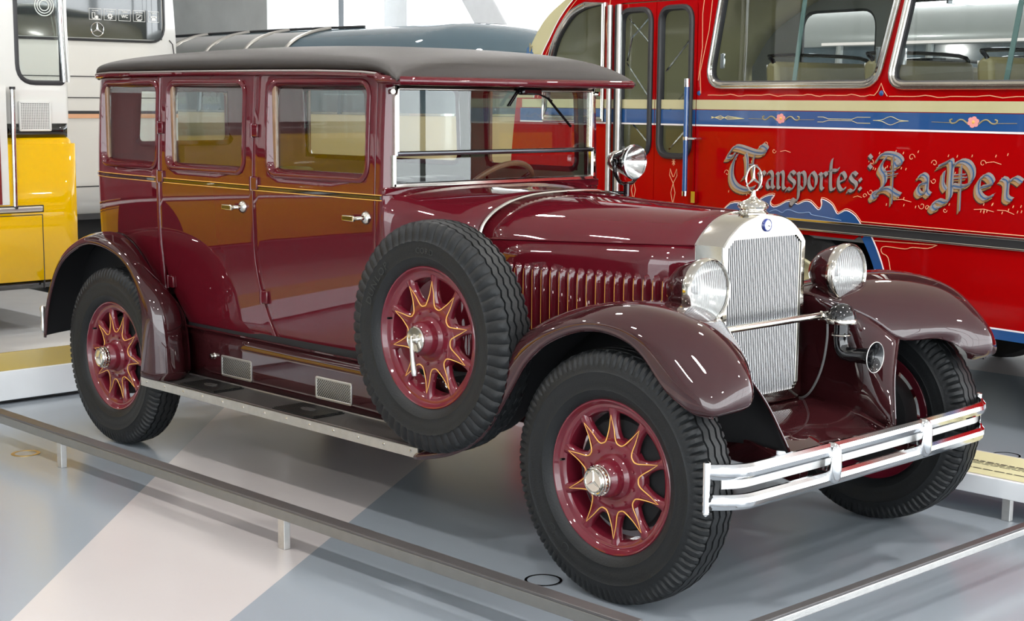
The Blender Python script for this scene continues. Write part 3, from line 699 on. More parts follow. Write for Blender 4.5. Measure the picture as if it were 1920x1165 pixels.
# ---------------- lamps, bar, horn
mb = Mb(); mb.tube([(3.325, -.49, .886), (3.325, .49, .886)], .0135, 12); bar = part(mb, 'lamp_bar', M['nickel'], car)
def lens_mesh(R): 
    m = Mb(); m.lathe([(0, R * .16), (R * .3, R * .148), (R * .6, R * .105), (R * .85, R * .045), (R * .985, 0)], seg=48, axis='x'); return m
def flute(name):
    m = bpy.data.materials.new(name); m.use_nodes = True; nt = m.node_tree; nt.nodes.clear()
    out = nt.nodes.new('ShaderNodeOutputMaterial'); mx = nt.nodes.new('ShaderNodeMixShader'); tr = nt.nodes.new('ShaderNodeBsdfTransparent'); gl = nt.nodes.new('ShaderNodeBsdfGlossy'); gl.inputs['Roughness'].default_value = .12
    tc = nt.nodes.new('ShaderNodeTexCoord'); wv = nt.nodes.new('ShaderNodeTexWave'); wv.bands_direction = 'Y'; wv.inputs['Scale'].default_value = 28; bp = nt.nodes.new('ShaderNodeBump'); bp.inputs['Strength'].default_value = .9; bp.inputs['Distance'].default_value = .004
    nt.links.new(tc.outputs['Object'], wv.inputs['Vector']); nt.links.new(wv.outputs['Fac'], bp.inputs['Height']); nt.links.new(bp.outputs[0], gl.inputs['Normal'])
    mx.inputs[0].default_value = .16; tr.inputs[0].default_value = (.97, .98, .97, 1)
    df = nt.nodes.new('ShaderNodeBsdfDiffuse'); tl = nt.nodes.new('ShaderNodeBsdfTranslucent'); m2 = nt.nodes.new('ShaderNodeMixShader'); m3 = nt.nodes.new('ShaderNodeMixShader'); m2.inputs[0].default_value = .4; m3.inputs[0].default_value = .34
    df.inputs[0].default_value = (.95, .96, .95, 1); tl.inputs[0].default_value = (.95, .96, .95, 1); nt.links.new(df.outputs[0], m2.inputs[1]); nt.links.new(tl.outputs[0], m2.inputs[2]); nt.links.new(bp.outputs[0], df.inputs['Normal'])
    nt.links.new(mx.outputs[0], m3.inputs[1]); nt.links.new(m2.outputs[0], m3.inputs[2])
    nt.links.new(tr.outputs[0], mx.inputs[1]); nt.links.new(gl.outputs[0], mx.inputs[2]); nt.links.new(m3.outputs[0], out.inputs[0]); return m
M['flute'] = flute('fluted_lamp_glass'); M['mirror'] = mat('silvered_reflector', (.92, .92, .90), .12, 1, 0, .02)
for s in (-1, 1):
    c = (3.300, s * .423, 1.025); R = .1145
    mb = Mb(); mb.lathe([(R * .97, .0), (R * .98, -.012), (R * .95, -.03), (R * .86, -.07), (R * .70, -.11), (R * .45, -.142), (R * .2, -.155), (0, -.158)], c, 'x', 40); hl = part(mb, 'headlamp', M['fender'], car)
    mb = Mb(); mb.lathe([(R * .99, -.022), (R * 1.005, -.016), (R * 1.01, 0), (R * .99, .010), (R * .955, .014), (R * .92, .011), (R * .90, .004)], c, 'x', 48); part(mb, 'lamp_rim', M['nickel'], hl)
    mb = Mb(); mb.lathe([(R * .91, .0), (R * .80, -.03), (R * .6, -.065), (R * .35, -.09), (R * .12, -.10), (0, -.10)], c, 'x', 40); part(mb, 'reflector', M['mirror'], hl)
    mb = Mb(); mb.lathe([(0, -.03), (.012, -.035), (.016, -.05), (.010, -.07), (.008, -.10)], c, 'x', 16); part(mb, 'bulb', M['white'], hl)
    lm_ = lens_mesh(R * .93); part(lm_, 'lens', M['flute'], hl, at=(c[0] + .002, c[1], c[2]))
    mb = Mb(); mb.tube([(3.265, s * .423, .925), (3.30, s * .423, .905), (3.325, s * .423, .886)], [.016, .012, .012], 10); part(mb, 'lamp_stem', M['nickel'], hl)
hx_, hy_ = 3.372, .285
mb = Mb(); mb.lathe([(0, .058), (.018, .056), (.035, .047), (.047, .031), (.053, .012), (.055, 0), (0, 0)], (hx_, hy_, .872), 'z', 32); hn = part(mb, 'horn', M['black'], car)
mb = Mb(); mb.lathe([(0, -.016), (.057, -.016), (.0595, -.012), (.0595, -.002), (.057, .002), (0, .002)], (hx_, hy_, .872), 'z', 32); part(mb, 'horn_band', M['nickel'], hn)
mb = Mb(); mb.tube(spline([(hx_, hy_, .86), (hx_, hy_, .815), (hx_, hy_, .79), (hx_ + .008, hy_, .762), (hx_ + .03, hy_, .744), (hx_ + .06, hy_, .742), (hx_ + .10, hy_, .745)], 4), .0285, 16); part(mb, 'horn_trumpet', M['black'], hn)
mb = Mb(); mb.tube([(hx_ + .0365 * math.cos(a), hy_ + .0365 * math.sin(a), .812) for a in np.linspace(0, 2 * PI, 25)[:-1]], .003, 6, False, True); part(mb, 'horn_clip', M['nickel'], hn)
mb = Mb(); mb.lathe([(.0285, -.015), (.030, .015), (.034, .03), (.043, .043), (.055, .05), (.0575, .051), (.055, .048), (.042, .038), (.03, .022), (.024, .0), (0, -.002)], (hx_ + .10, hy_, .745), 'x', 32); part(mb, 'horn_bell', M['black'], hn)
mb = Mb(); mb.tube([(hx_ + .151, hy_ + .0568 * math.cos(a), .745 + .0568 * math.sin(a)) for a in np.linspace(0, 2 * PI, 33)[:-1]], .0016, 6, False, True); part(mb, 'bell_rim', M['steel'], hn)
mb = Mb(); mb.tube(spline([(3.345, .235, .855), (3.345, .236, .80), (3.335, .235, .72), (3.315, .232, .65), (3.28, .235, .59), (3.24, .25, .56), (3.20, .27, .55)], 4), .0045, 8); part(mb, 'horn_cable', M['wire'], hn)
mb = Mb(); mb.tube([(3.325, .215, .886), (3.34, .245, .872), (hx_ - .02, hy_ - .03, .866)], [.018, .013, .010], 10); part(mb, 'horn_bracket', M['nickel'], hn)
# ---------------- bumper
def bump_x(y): return 3.735 - .012 * (y / .8) ** 2 - .075 * max(0, (abs(y) - .70) / .135) ** 2
ys = list(np.linspace(-.70, .70, 25)); ys = list(np.linspace(-.835, -.715, 9)) + ys + list(np.linspace(.715, .835, 9))
def bumper_bar(zc, h, d=.0):
    m = Mb(); rings = []
    for y in ys:
        x = bump_x(y) - d; rings.append([(x - .014, y, zc - h), (x - .004, y, zc - h), (x + .006, y, zc - h * .6), (x + .010, y, zc), (x + .006, y, zc + h * .6), (x - .004, y, zc + h), (x - .014, y, zc + h), (x - .008, y, zc)])
    m.loft(rings); return m
bp_ = part(bumper_bar(.5235, .0245), 'bumper_bar', M['chrome'], car, smooth=28, label='upper chrome bumper bar')
part(bumper_bar(.4265, .0245), 'bumper_bar', M['chrome'], bp_, smooth=28)
mb = Mb(); rings = []
for y in ys[3:-3]: x = bump_x(y) - .03; rings.append([(x, y, .466), (x + .006, y, .466), (x + .006, y, .503), (x, y, .503)])
mb.loft(rings); part(mb, 'bumper_backing_strip', M['steel'], bp_, smooth=28)
for s in (-1, 1):
    mb = Mb(); xe = bump_x(.835); mb.tube([(xe - .004, s * .836, .392), (xe - .004, s * .836, .396), (xe - .004, s * .836, .556), (xe - .004, s * .836, .560)], [.006, .013, .013, .006], 12); mb.lathe([(0, -.012), (.008, -.010), (.012, -.001), (.008, .008), (0, .010)], (xe - .004, s * .836, .392), 'z', 12); part(mb, 'bumper_pin', M['chrome'], bp_)
    mb = Mb(); rings = []
    for z, k in ((.412, .15), (.418, .6), (.43, .9), (.46, 1), (.50, 1), (.53, .9), (.543, .6), (.550, .15)):
        x = bump_x(.285) + .008; rings.append([(x - .02, s * .285 + .024 * math.cos(a) * k, z) if math.sin(a) < 0 else (x + .026 * math.sin(a) * k, s * .285 + .024 * math.cos(a) * k, z) for a in np.linspace(0, 2 * PI, 17)[:-1]])
    mb.loft(rings); part(mb, 'bumper_clamp', M['chrome'], bp_, smooth=50)
    mb = Mb(); mb.loft([[(3.73, s * .285 - .004, .45), (3.73, s * .285 + .004, .45), (3.73, s * .285 + .004, .50), (3.73, s * .285 - .004, .50)], [(3.66, s * .287 - .004, .45), (3.66, s * .287 + .004, .45), (3.66, s * .287 + .004, .50), (3.66, s * .287 - .004, .50)], [(3.55, s * .34 - .004, .44), (3.55, s * .34 + .004, .44), (3.55, s * .34 + .004, .50), (3.55, s * .34 - .004, .50)]]); part(mb, 'bumper_bracket', M['chrome'], bp_, smooth=0)
# rear bumper ends
for s in (-1, 1):
    mb = Mb(); mb.lathe([(0, .59), (.010, .585), (.0165, .572), (.013, .545), (.0125, .50), (.0165, .475), (.013, .452), (.006, .445), (0, .44)], (-.83, s * .775, 0), 'z', 14); rb = part(mb, 'rear_bumper_end', M['steel'], car)
    mb = Mb(); mb.box((-.845, min(s * .775, 0), .545), (-.83, max(s * .775, 0), .585)); mb.box((-.845, min(s * .775, 0), .47), (-.83, max(s * .775, 0), .512)); part(mb, 'rear_bumper_bar', M['steel'], rb, bevel=.004, smooth=0)
    mb = Mb(); mb.box((-.835, s * .45 - .02, .49), (-.5, s * .45 + .02, .54)); part(mb, 'rear_bumper_bracket', M['under'], rb, smooth=0)
# ---------------- fenders
FF = [((2.30, .338), (2.30, .374), (2.30, -.62, .374)), ((2.50, .392), (2.45, .425), (2.42, -.50, .42)), ((2.667, .49), (2.572, .57), (2.52, -.43, .56)), ((2.79, .652), (2.668, .735), (2.62, -.395, .72)),
      ((2.88, .778), (2.79, .862), (2.76, -.355, .84)), ((2.99, .865), (2.965, .950), (2.93, -.315, .915)), ((3.14, .922), (3.17, 1.002), (3.10, -.29, .95)), ((3.28, .926), (3.36, 1.006), (3.27, -.33, .93)),
      ((3.40, .88), (3.53, .968), (3.41, -.41, .865)), ((3.51, .775), (3.65, .895), (3.50, -.475, .79)), ((3.60, .722), (3.722, .812), (3.60, -.60, .79)), ((3.655, .708), (3.728, .738), (3.668, -.655, .752)), ((3.655, .700), (3.672, .704), (3.662, -.70, .714))]
net = []; inner = []
for i, (lp, cr_p, inn) in enumerate(FF):
    yl = -.885 if i < 10 else (-.878, -.86, -.84)[i - 10]; yc = -.765 if i < 9 else -.752
    def mixp(t, y, bx=0, bz=0): return (lp[0] + (cr_p[0] - lp[0]) * t + bx, y, lp[1] + (cr_p[1] - lp[1]) * t + bz)
    crown = (cr_p[0], yc, cr_p[1]); lipp = (lp[0], yl, lp[1])
    cin = (cr_p[0] * .8 + inn[0] * .2, yc * .62 + inn[1] * .38, cr_p[1] * .86 + inn[2] * .14)
    mid = (cr_p[0] * .4 + inn[0] * .6, yc * .25 + inn[1] * .75, cr_p[1] * .45 + inn[2] * .55)
    net.append([inn, mid, cin, crown, mixp(.72, yl * .45 + yc * .55 - .028), mixp(.34, yl - .002), lipp, (lp[0], yl + .010, lp[1] - .004)])
    inner.append(inn)
FG = cr_grid(net, 6, 4)
SKT = [(x, y - (.012 if x < 3.2 else 0), z) for x, y, z in (inner[i] for i in range(2, 10))]
SKB = [(2.52, -.50, .44), (2.64, -.47, .47), (2.78, -.45, .48), (2.95, -.43, .48), (3.12, -.41, .49), (3.30, -.38, .50), (3.47, -.345, .505), (3.595, -.325, .49)]
sk_net = [[t, tuple(t[k] * .6 + b[k] * .4 + ((.02 if t[0] > 3.3 else -.03) if k == 1 else 0) for k in range(3)), tuple(t[k] * .25 + b[k] * .75 + ((.012 if t[0] > 3.3 else -.02) if k == 1 else 0) for k in range(3)), b] for t, b in zip(SKT, SKB)]
SG = cr_grid(sk_net, 4, 4)
for s in (-1, 1):
    mb = Mb().grid(FG); mb = mb if s < 0 else mir(mb)
    ff = part(mb, 'front_fender', [M['fender'], M['under']], car, smooth=60, solid=.004, mo=1, off=0)
    mb = Mb().tube([r[-2] for r in FG], .005, 6); mb = mb if s < 0 else mir(mb); part(mb, 'fender_bead', M['fender'], ff)
    mb = Mb().grid(SG); mb = mb if s < 0 else mir(mb); part(mb, 'inner_valance', [M['under'], M['fender']] , ff, smooth=60, solid=.004, mo=1, off=0)
    mb = Mb().tube(SG[-1], .0045, 6); mb = mb if s < 0 else mir(mb); part(mb, 'valance_edge', M['fender'], ff)
    mb = Mb(); mb.lathe([(0, .006), (.004, .0055), (.006, .002), (.0065, -.002)], (3.688, s * .745, .832), 'x', 10); part(mb, 'fender_stud', M['fender'], ff)
RF = [((-.585, .46), (-.60, .48)), ((-.53, .66), (-.585, .69)), ((-.405, .848), (-.50, .87)), ((-.21, .955), (-.345, .965)), ((-.03, .981), (-.19, .995)), ((.19, .935), (-.035, .935)), ((.33, .822), (.15, .775)), ((.388, .653), (.335, .64)), ((.366, .385), (.375, .385))]
net = []
for (lx, lz_), (ix, iz) in RF:
    def q(t, y, b=0):
        x, z = ix + (lx - ix) * t, iz + (lz_ - iz) * t; d = Vector((x - .0, z - .42)).normalized(); return (x + d.x * b, y, z + d.y * b)
    kf = 1 + {6: 1.0, 7: 2.4, 8: 2.8}.get(len(net), 0)
    net.append([q(0, -.640), q(.0, -.668, .004 * kf), q(.35, -.74, .026 * kf), q(.68, -.815, .032 * kf), q(.88, -.872, .024 * kf), q(1, -.893, .010 * kf), q(1, -.897, -.006), q(1, -.889, -.012)])
RG = cr_grid(net, 6, 4)
for s in (-1, 1):
    mb = Mb().grid(RG); mb = mb if s < 0 else mir(mb); r_ = part(mb, 'rear_fender', [M['fender'], M['under']], car, smooth=60, solid=.004, mo=1, off=0)
    mb = Mb().tube([(a, b - .004, c + .002) for a, b, c in [r[4] for r in RG]], .006, 8); mb = mb if s < 0 else mir(mb); part(mb, 'fender_piping', M['black'], r_)
    # black wheel housing against the body
    pts = [(r[4][0], r[4][2]) for r in RG]; mb = Mb(); yy = .672
    mb.poly([(a, b - .006) for a, b in pts], (), lambda a, b: (a, s * yy, b)); part(mb, 'wheel_housing', M['under'], r_, smooth=0, solid=.01, off=0)
# ---------------- running boards, side valances
M['matblack'] = mat('black_step_rubber', (.007, .007, .007), .4)
for s in (-1, 1):
    mb = Mb(); mb.box((.315, min(s * .60, s * .862), .340), (2.292, max(s * .60, s * .862), .370)); rbd = part(mb, 'running_board', M['rubber'], car, smooth=0, bevel=.002)
    mb = Mb(); y0, y1 = sorted((s * .861, s * .869)); mb.box((.307, y0, .334), (2.298, y1, .376)); y0, y1 = sorted((s * .850, s * .869)); mb.box((.307, y0, .372), (2.298, y1, .376)); y0, y1 = sorted((s * .648, s * .656)); mb.box((.385, y0, .370), (1.97, y1, .376)); y0, y1 = sorted((s * .650, s * .868)); mb.box((.307, y0, .334), (.315, y1, .376)); part(mb, 'edge_trim', M['steel'], rbd, smooth=0, bevel=.001)
    rv = Mb()
    for k in range(13): rv.lathe([(0, .004), (.004, .003), (.006, 0)], (.36 + k * .158, 0, .357), 'y', 8)
    rv.v = [(x, s * (.869 + y), z) for x, y, z in rv.v]; part(rv, 'trim_rivets', M['nickel'], rbd, kind='stuff')
    for x0, x1 in ((.575, .865), (1.312, 1.60)):
        mb = Mb(); y0, y1 = sorted((s * .672, s * .832)); mb.box((x0, y0, .3702), (x1, y1, .3745))
        sm = part(mb, 'step_mat', M['matblack'], rbd, smooth=0)
        for k in range(14):
            yk_ = y0 + .008 + (y1 - y0 - .016) * k / 13; r_ = Mb(); r_.box((x0 + .006, yk_ - .0028, .3745), (x1 - .006, yk_ + .0028, .379)); part(r_, 'mat_rib', M['matblack'], sm, smooth=0)
        mb = Mb(); mb.prism([(.5 * (x0 + x1) + .045 * math.cos(a), (y0 + y1) / 2 + .022 * math.sin(a)) for a in np.linspace(0, 2 * PI, 25)[:-1]], .3745, .382, lambda a, b, d: (a, b, d)); part(mb, 'mat_emblem', M['rubber'], sm, smooth=0, bevel=.001)
    mb = Mb(); mb.grid([[(x, s * (.640 + .012 * max(0, (x - 1.7) / .3)), z) for x in np.linspace(.36, 2.3, 12)] for z in (.365, .45, .53, .598)]); vl_ = part(mb, 'side_valance', M['fender'], car, solid=.006)
    mb = Mb(); mb.tube([(.36, s * .646, .600), (2.05, s * .650, .600)], .006, 8); part(mb, 'valance_bead', M['fender'], vl_)
    mb = Mb(); y0, y1 = sorted((s * .60, s * .636)); mb.box((.36, y0, .585), (2.2, y1, .63)); part(mb, 'sill_gap', M['under'], vl_, smooth=0)
    if s < 0:
        for x0, x1 in ((.640, .885), (1.362, 1.612)):
            z0, z1 = .399, .496; yv = -.6405
            mb = Mb(); f3 = lambda a, b, d: (a, yv - d, b)
            mb.sweep2(rpoly(rect(x0, z0, x1, z1), .012, 4), [(0, 0), (0, .003), (-.002, .004), (-.008, .004), (-.010, .003), (-.010, 0)], f3)
            vp_ = part(mb, 'vent_plate', M['steel'], vl_, smooth=0)
            mb = Mb(); mb.add([f3(a, b, .0006) for a, b in rect(x0 + .004, z0 + .004, x1 - .004, z1 - .004)], [(0, 1, 2, 3)]); part(mb, 'vent_back', M['under'], vp_, smooth=0)
            lt = Mb(); wdt, hgt = x1 - x0 - .016, z1 - z0 - .016; xa, za = x0 + .008, z0 + .008
            for sg in (1, -1):
                c = -hgt
                while c < wdt:
                    a0_, a1_ = max(c, 0), min(c + hgt, wdt)
                    if a1_ > a0_:
                        p0 = (xa + a0_, za + ((a0_ - c) if sg > 0 else hgt - (a0_ - c))); p1 = (xa + a1_, za + ((a1_ - c) if sg > 0 else hgt - (a1_ - c)))
                        nx2, nz2 = (-.0011, .0011) if sg > 0 else (.0011, .0011)
                        lt.add([f3(p0[0] - nx2, p0[1] - nz2, .002), f3(p1[0] - nx2, p1[1] - nz2, .002), f3(p1[0] + nx2, p1[1] + nz2, .0022), f3(p0[0] + nx2, p0[1] + nz2, .0022)], [(0, 1, 2, 3)])
                    c += .0135
            part(lt, 'vent_lattice', M['steel'], vp_, smooth=0, kind='stuff')
        mb = Mb(); mb.lathe([(0, -.022), (.011, -.021), (.013, -.017), (.012, -.006), (.016, 0)], (.578, -.640, .482), 'y', 16); part(mb, 'valance_knob', M['nickel'], vl_)
# ---------------- frame, apron, axles
for s in (-1, 1):
    mb = Mb(); rings = []
    for x, z, y in ((-.75, .52, .40), (-.2, .56, .40), (.4, .47, .40), (1.8, .46, .38), (2.8, .47, .34), (3.2, .50, .335), (3.45, .475, .335), (3.60, .44, .335), (3.66, .425, .335)):
        h = .055 if x < 3.3 else .055 - .03 * (x - 3.3) / .36
        rings.append([(x, s * (y - .022), z - h), (x, s * (y + .022), z - h), (x, s * (y + .022), z + h), (x, s * (y - .022), z + h)])
    mb.loft(rings); part(mb, 'chassis_rail', M['fender'] , car, smooth=40, bevel=.004)
mb = Mb(); rows = []
for x, z, bulge in ((3.19, .556, 0), (3.26, .552, .006), (3.36, .535, .012), (3.46, .505, .014), (3.55, .465, .012), (3.60, .425, .008)):
    rows.append([(x + .03 * (1 - (y / .33) ** 2) * (1 if x > 3.3 else 0), y, z + bulge * (1 - (y / .33) ** 2)) for y in np.linspace(-.33, .33, 15)])
mb.grid(rows); part(mb, 'front_apron', M['fender'], car, solid=.006, smooth=50)
mb = Mb(); mb.tube([(L, -.70, .43), (L, -.5, .40), (L, -.3, .33), (L, .3, .33), (L, .5, .40), (L, .70, .43)], .028, 10); part(mb, 'front_axle', M['under'], car)
mb = Mb(); mb.tube([(0, -.70, RW), (0, -.12, RW), (0, 0, RW), (0, .12, RW), (0, .70, RW)], [.04, .05, .14, .05, .04], 14); part(mb, 'rear_axle', M['under'], car)
mb = Mb(); mb.box((-.55, -.60, .55), (2.2, .60, .60)); part(mb, 'floor_pan', M['under'], car, smooth=0)
# ---------------- spotlight on the far pillar
c = (1.985, .685, 1.398); R = .078
mb = Mb(); mb.lathe([(R * .97, 0), (R * .97, -.012), (R * .9, -.03), (R * .62, -.085), (R * .58, -.095), (0, -.10)], c, 'x', 32); sl = part(mb, 'spotlight', M['black'], car)
mb = Mb(); mb.lathe([(R * .98, -.014), (R * 1.02, -.006), (R * 1.0, .006), (R * .93, .008), (R * .90, .003)], c, 'x', 36); part(mb, 'spotlight_rim', M['chrome'], sl)
mb = Mb(); mb.lathe([(R * .92, 0), (R * .75, -.025), (R * .5, -.05), (R * .2, -.07), (0, -.075)], c, 'x', 32); part(mb, 'spotlight_reflector', M['mirror'], sl)
part(lens_mesh(R * .93), 'spotlight_lens', M['lens'], sl, at=(c[0], c[1], c[2]))
mb = Mb(); mb.lathe([(R * .45, -.09), (R * .62, -.10), (R * .62, -.115), (R * .5, -.135), (R * .25, -.148), (0, -.15)], c, 'x', 28); part(mb, 'spotlight_back', M['nickel'], sl)
mb = Mb(); cxk = c[0] - .045
mb.tube(spline([(cxk, c[1] - .083, c[2]), (cxk, c[1] - .080, c[2] - .05), (cxk, c[1] - .045, c[2] - .092), (cxk, c[1], c[2] - .10), (cxk, c[1] + .045, c[2] - .092), (cxk, c[1] + .080, c[2] - .05), (cxk, c[1] + .083, c[2])], 4), .0085, 10)
mb.lathe([(0, -.014), (.016, -.014), (.018, -.008), (.016, 0), (0, 0)], (cxk, c[1] - .075, c[2]), 'y', 16)
mb.tube([(cxk, c[1], c[2] - .10), (cxk, c[1], c[2] - .155)], .015, 14)
mb.tube(spline([(cxk, c[1], c[2] - .142), (cxk - .04, c[1] - .03, c[2] - .142), (cxk - .075, c[1] - .055, c[2] - .145), (cxk - .085, c[1] - .062, c[2] - .175)], 4), .008, 10); part(mb, 'spotlight_fork', M['black'], sl)
# ---------------- interior
mb = Mb(); cw = Vector((1.47, .30, 1.235)); ax = Vector((.75, 0, -.66)).normalized(); e1 = Vector((0, 1, 0)); e2 = ax.cross(e1)
mb.tube([cw + (e1 * math.cos(a) + e2 * math.sin(a)) * .205 for a in np.linspace(0, 2 * PI, 49)[:-1]], .013, 10, False, True); st_ = part(mb, 'steering_wheel', M['wood'], car)
mb = Mb()
for k in range(4): a = PI / 4 + k * PI / 2; mb.tube([cw, cw + (e1 * math.cos(a) + e2 * math.sin(a)) * .20], .007, 8)
mb.tube([cw - ax * .02, cw + ax * .35], .018, 10); part(mb, 'steering_column', M['black'], st_)
mb = Mb(); mb.box((1.70, -.60, 1.17), (1.80, .60, 1.285)); part(mb, 'dashboard', M['wood'], car, bevel=.02)
def bench(x, label, m):
    for nm, bx in (('seat_cushion', ((x, -.56, .78), (x + .48, .56, .98))), ('seat_back', ((x - .16, -.56, .80), (x + .02, .56, 1.30)))):
        for k in range(7):
            y0 = -.56 + 1.12 * k / 7; mb = Mb(); mb.box((bx[0][0], y0 + .002, bx[0][2]), (bx[1][0], y0 + 1.12 / 7 - .002, bx[1][2])); part(mb, nm, m, car, bevel=.025)
bench(.98, '', M['seat']); bench(-.25, '', M['lining'])
mb = Mb(); mb.box((-.5, -.60, .60), (1.75, .60, .63)); part(mb, 'carpet', M['dark'], car, smooth=0)
# ================================================================== the red bus
M['busred'] = mat('bus_red_enamel', (.34, .0012, .002), .4, 0, .22, .04, 2, spec=0); M['busblue'] = mat('bus_blue_enamel', (.012, .075, .24), .25, 0, .7); M['cream'] = mat('bus_cream_enamel', (.50, .46, .26), .3, 0, .6)
M['linewhite'] = mat('white_line_paint', (.85, .80, .80), .35); M['peach'] = mat('peach_scroll_paint', (.85, .42, .22), .4); M['letter'] = mat('letter_grey_paint', (.30, .27, .26), .4, 0, .4, .25, 18)
M['letterblue'] = mat('letter_blue_paint', (.05, .13, .28), .4, 0, .4); M['tan'] = mat('letter_tan_shade', (.36, .20, .08), .4, 0, .3, .2, 20); M['darkshade'] = mat('letter_dark_shade', (.03, .012, .01), .5)
M['rubberseal'] = mat('rubber_seal', (.02, .02, .022), .45); M['busint'] = mat('bus_interior_grey', (.27, .275, .265), .7); M['olive'] = mat('olive_seat_vinyl', (.20, .165, .075), .45, 0, 0, .1, 10)
M['busglass'] = glass('bus_glass', (.86, .92, .90), 1.2); M['pink'] = mat('flower_pink', (.75, .30, .28), .4); M['scroll'] = mat('scroll_ochre', (.33, .27, .12), .4); M['green_edge'] = mat('green_glass_edge', (.10, .17, .16), .2, 0, .5)
bus = thing('painted_bus', 'red vintage bus with blue and cream stripes and ornate grey lettering', 'bus', (1.254, 2.774, 0), rotz=math.radians(-7.936), local=True)
bf = lambda u, z, d=0: (u, -d, z)
WHEEL_C = (.10, .50); UE = 3.3
arch_ = [(WHEEL_C[0] + .70 * math.cos(a), min(.95, WHEEL_C[1] + .70 * math.sin(a))) for a in np.linspace(PI, 0, 41)]
W1 = rpoly([(-.60, 1.768), (.705, 1.768), (.93, 2.56), (-.43, 2.56)], [.13, .10, .1, .1], 6)
W2 = rpoly([(.80, 1.762), (2.25, 1.762), (2.32, 2.56), (1.0, 2.56)], [.10, .1, .1, .1], 6)
W3 = rpoly([(2.40, 1.762), (3.12, 1.762), (3.12, 2.56), (2.47, 2.56)], .1, 6)
QW = [(-1.60, 1.55), (-1.60, 2.305)] + [tuple(p) for p in spline([(-1.79, 2.305), (-1.90, 2.275), (-1.99, 2.222), (-2.105, 2.10), (-2.175, 1.95), (-2.22, 1.78), (-2.24, 1.55)], 3)]
QW = QW[::-1]
FO = [tuple(p) for p in spline([(-2.62, .52), (-2.64, 1.1), (-2.60, 1.5), (-2.53, 1.85), (-2.44, 2.0), (-2.257, 2.214), (-2.02, 2.348), (-1.75, 2.46), (-1.4, 2.55), (-.9, 2.62)], 4)]
side_out = [(UE, .52), (UE, 2.68), (-.7, 2.65)] + FO[::-1][1:] + [p for p in arch_ if p[1] > .52]
DOOR = (-1.475, -.70, .52, 2.30)
doorhole = rpoly(rect(DOOR[0], .56, DOOR[1], DOOR[3]), [.005, .005, .06, .06], 4)
sp_ = Mb().poly(side_out, [W1, W2, W3, QW, doorhole], lambda a, b: bf(a, b)); body_ = part(sp_, 'side_panel', [M['busred'], M['busint']], bus, smooth=0, solid=.03, off=-1, mo=1)
# which way the panel thickens depends on its normals: keep the paint outside
def strip(z0, z1, u0, u1, d, m, name, par=body_, cut=True):
    segs = [(u0, u1)]
    if cut: segs = [(u0, DOOR[0] - .003), (DOOR[0] + .003, -1.085), (-1.08, DOOR[1] - .003), (DOOR[1] + .003, u1)] if u0 < DOOR[0] else [(max(u0, DOOR[1] + .003), u1)]
    mb = Mb()
    for a, b in segs:
        if b > a: mb.add([bf(a, z0, d), bf(b, z0, d), bf(b, z1, d), bf(a, z1, d)], [(0, 1, 2, 3)])
    return part(mb, name, m, par, smooth=0)
strip(1.624, 1.682, -2.50, UE, .0035, M['cream'], 'cream_stripe'); strip(1.533, 1.620, -2.52, UE, .0035, M['busblue'], 'blue_stripe'); strip(1.522, 1.532, -2.52, UE, .004, M['linewhite'], 'white_line')
lo = Mb(); lo.add([bf(.79, .488, .004), bf(UE, .488, .004), bf(UE, .537, .004), bf(.775, .537, .004)], [(0, 1, 2, 3)]); lo.box((.80, .001, .488), (UE, .02, .54)); part(lo, 'blue_sill_stripe', M['busblue'], body_, smooth=0)
lo = Mb(); lo.add([bf(.775, .5375, .0045), bf(UE, .5375, .0045), bf(UE, .546, .0045), bf(.772, .546, .0045)], [(0, 1, 2, 3)]); part(lo, 'white_line', M['linewhite'], body_, smooth=0)
# cream front corner post and front of the bus
fc = [(-1.72, 2.475), (-1.933, 2.344), (-2.077, 2.226), (-2.194, 2.085), (-2.284, 1.967), (-2.33, 1.84), (-2.36, 1.69)]
fc = [tuple(p) for p in spline(fc, 3)]
cp2 = [p for p in FO if 1.69 <= p[1] <= 2.475]
part(Mb().poly([(a, b) for a, b in fc] + cp2, (), lambda a, b: bf(a, b, .0035)), 'cream_corner_panel', M['cream'], body_, smooth=0)
part(Mb().sweep2(fc, [(0, 0), (.004, .006), (-.004, .006)], bf, False), 'corner_piping', M['linewhite'], body_, smooth=0)
fr3 = Mb(); rows = []
for v in np.linspace(0, 2.35, 13):
    k = math.sin(PI * v / 2.35) ** .7; rows.append([(u - .30 * k, v, z) for u, z in FO])
fr3.grid(rows); part(fr3, 'front_panel', M['cream'], bus, solid=.02, smooth=50)
part(Mb().grid([[(u, v, 2.66 + .10 * math.sin(PI * v / 2.35)) for v in np.linspace(0, 2.35, 9)] for u in (-.9, 2, UE)]), 'bus_roof', [M['cream'], M['busint']], bus, solid=.03, mo=1)
# flower on the cream corner post
fl_ = Mb()
for k in range(6):
    a = k * PI / 3; fl_.add([bf(-2.415 + .028 * math.cos(a) + .02 * math.cos(q), 1.985 + .04 * math.sin(a) + .026 * math.sin(q), .0045 + k * .0001) for q in np.linspace(0, 2 * PI, 9)[:-1]], [tuple(range(8))])
part(fl_, 'painted_flower', M['letterblue'], body_, smooth=0)
lf = Mb()
for k in range(4):
    z = 1.93 - k * .03; lf.tube([bf(-2.46 + .0, z + .02, .006), bf(-2.435, z - .015, .006), bf(-2.40, z + .025, .006)], .005, 5)
for s_, z in ((1, 2.05), (-1, 2.07)): lf.tube([bf(-2.41, 2.01, .006), bf(-2.395 + .012 * s_, z, .006)], .004, 5)
part(lf, 'painted_scrolls', M['scroll'], body_, smooth=0)
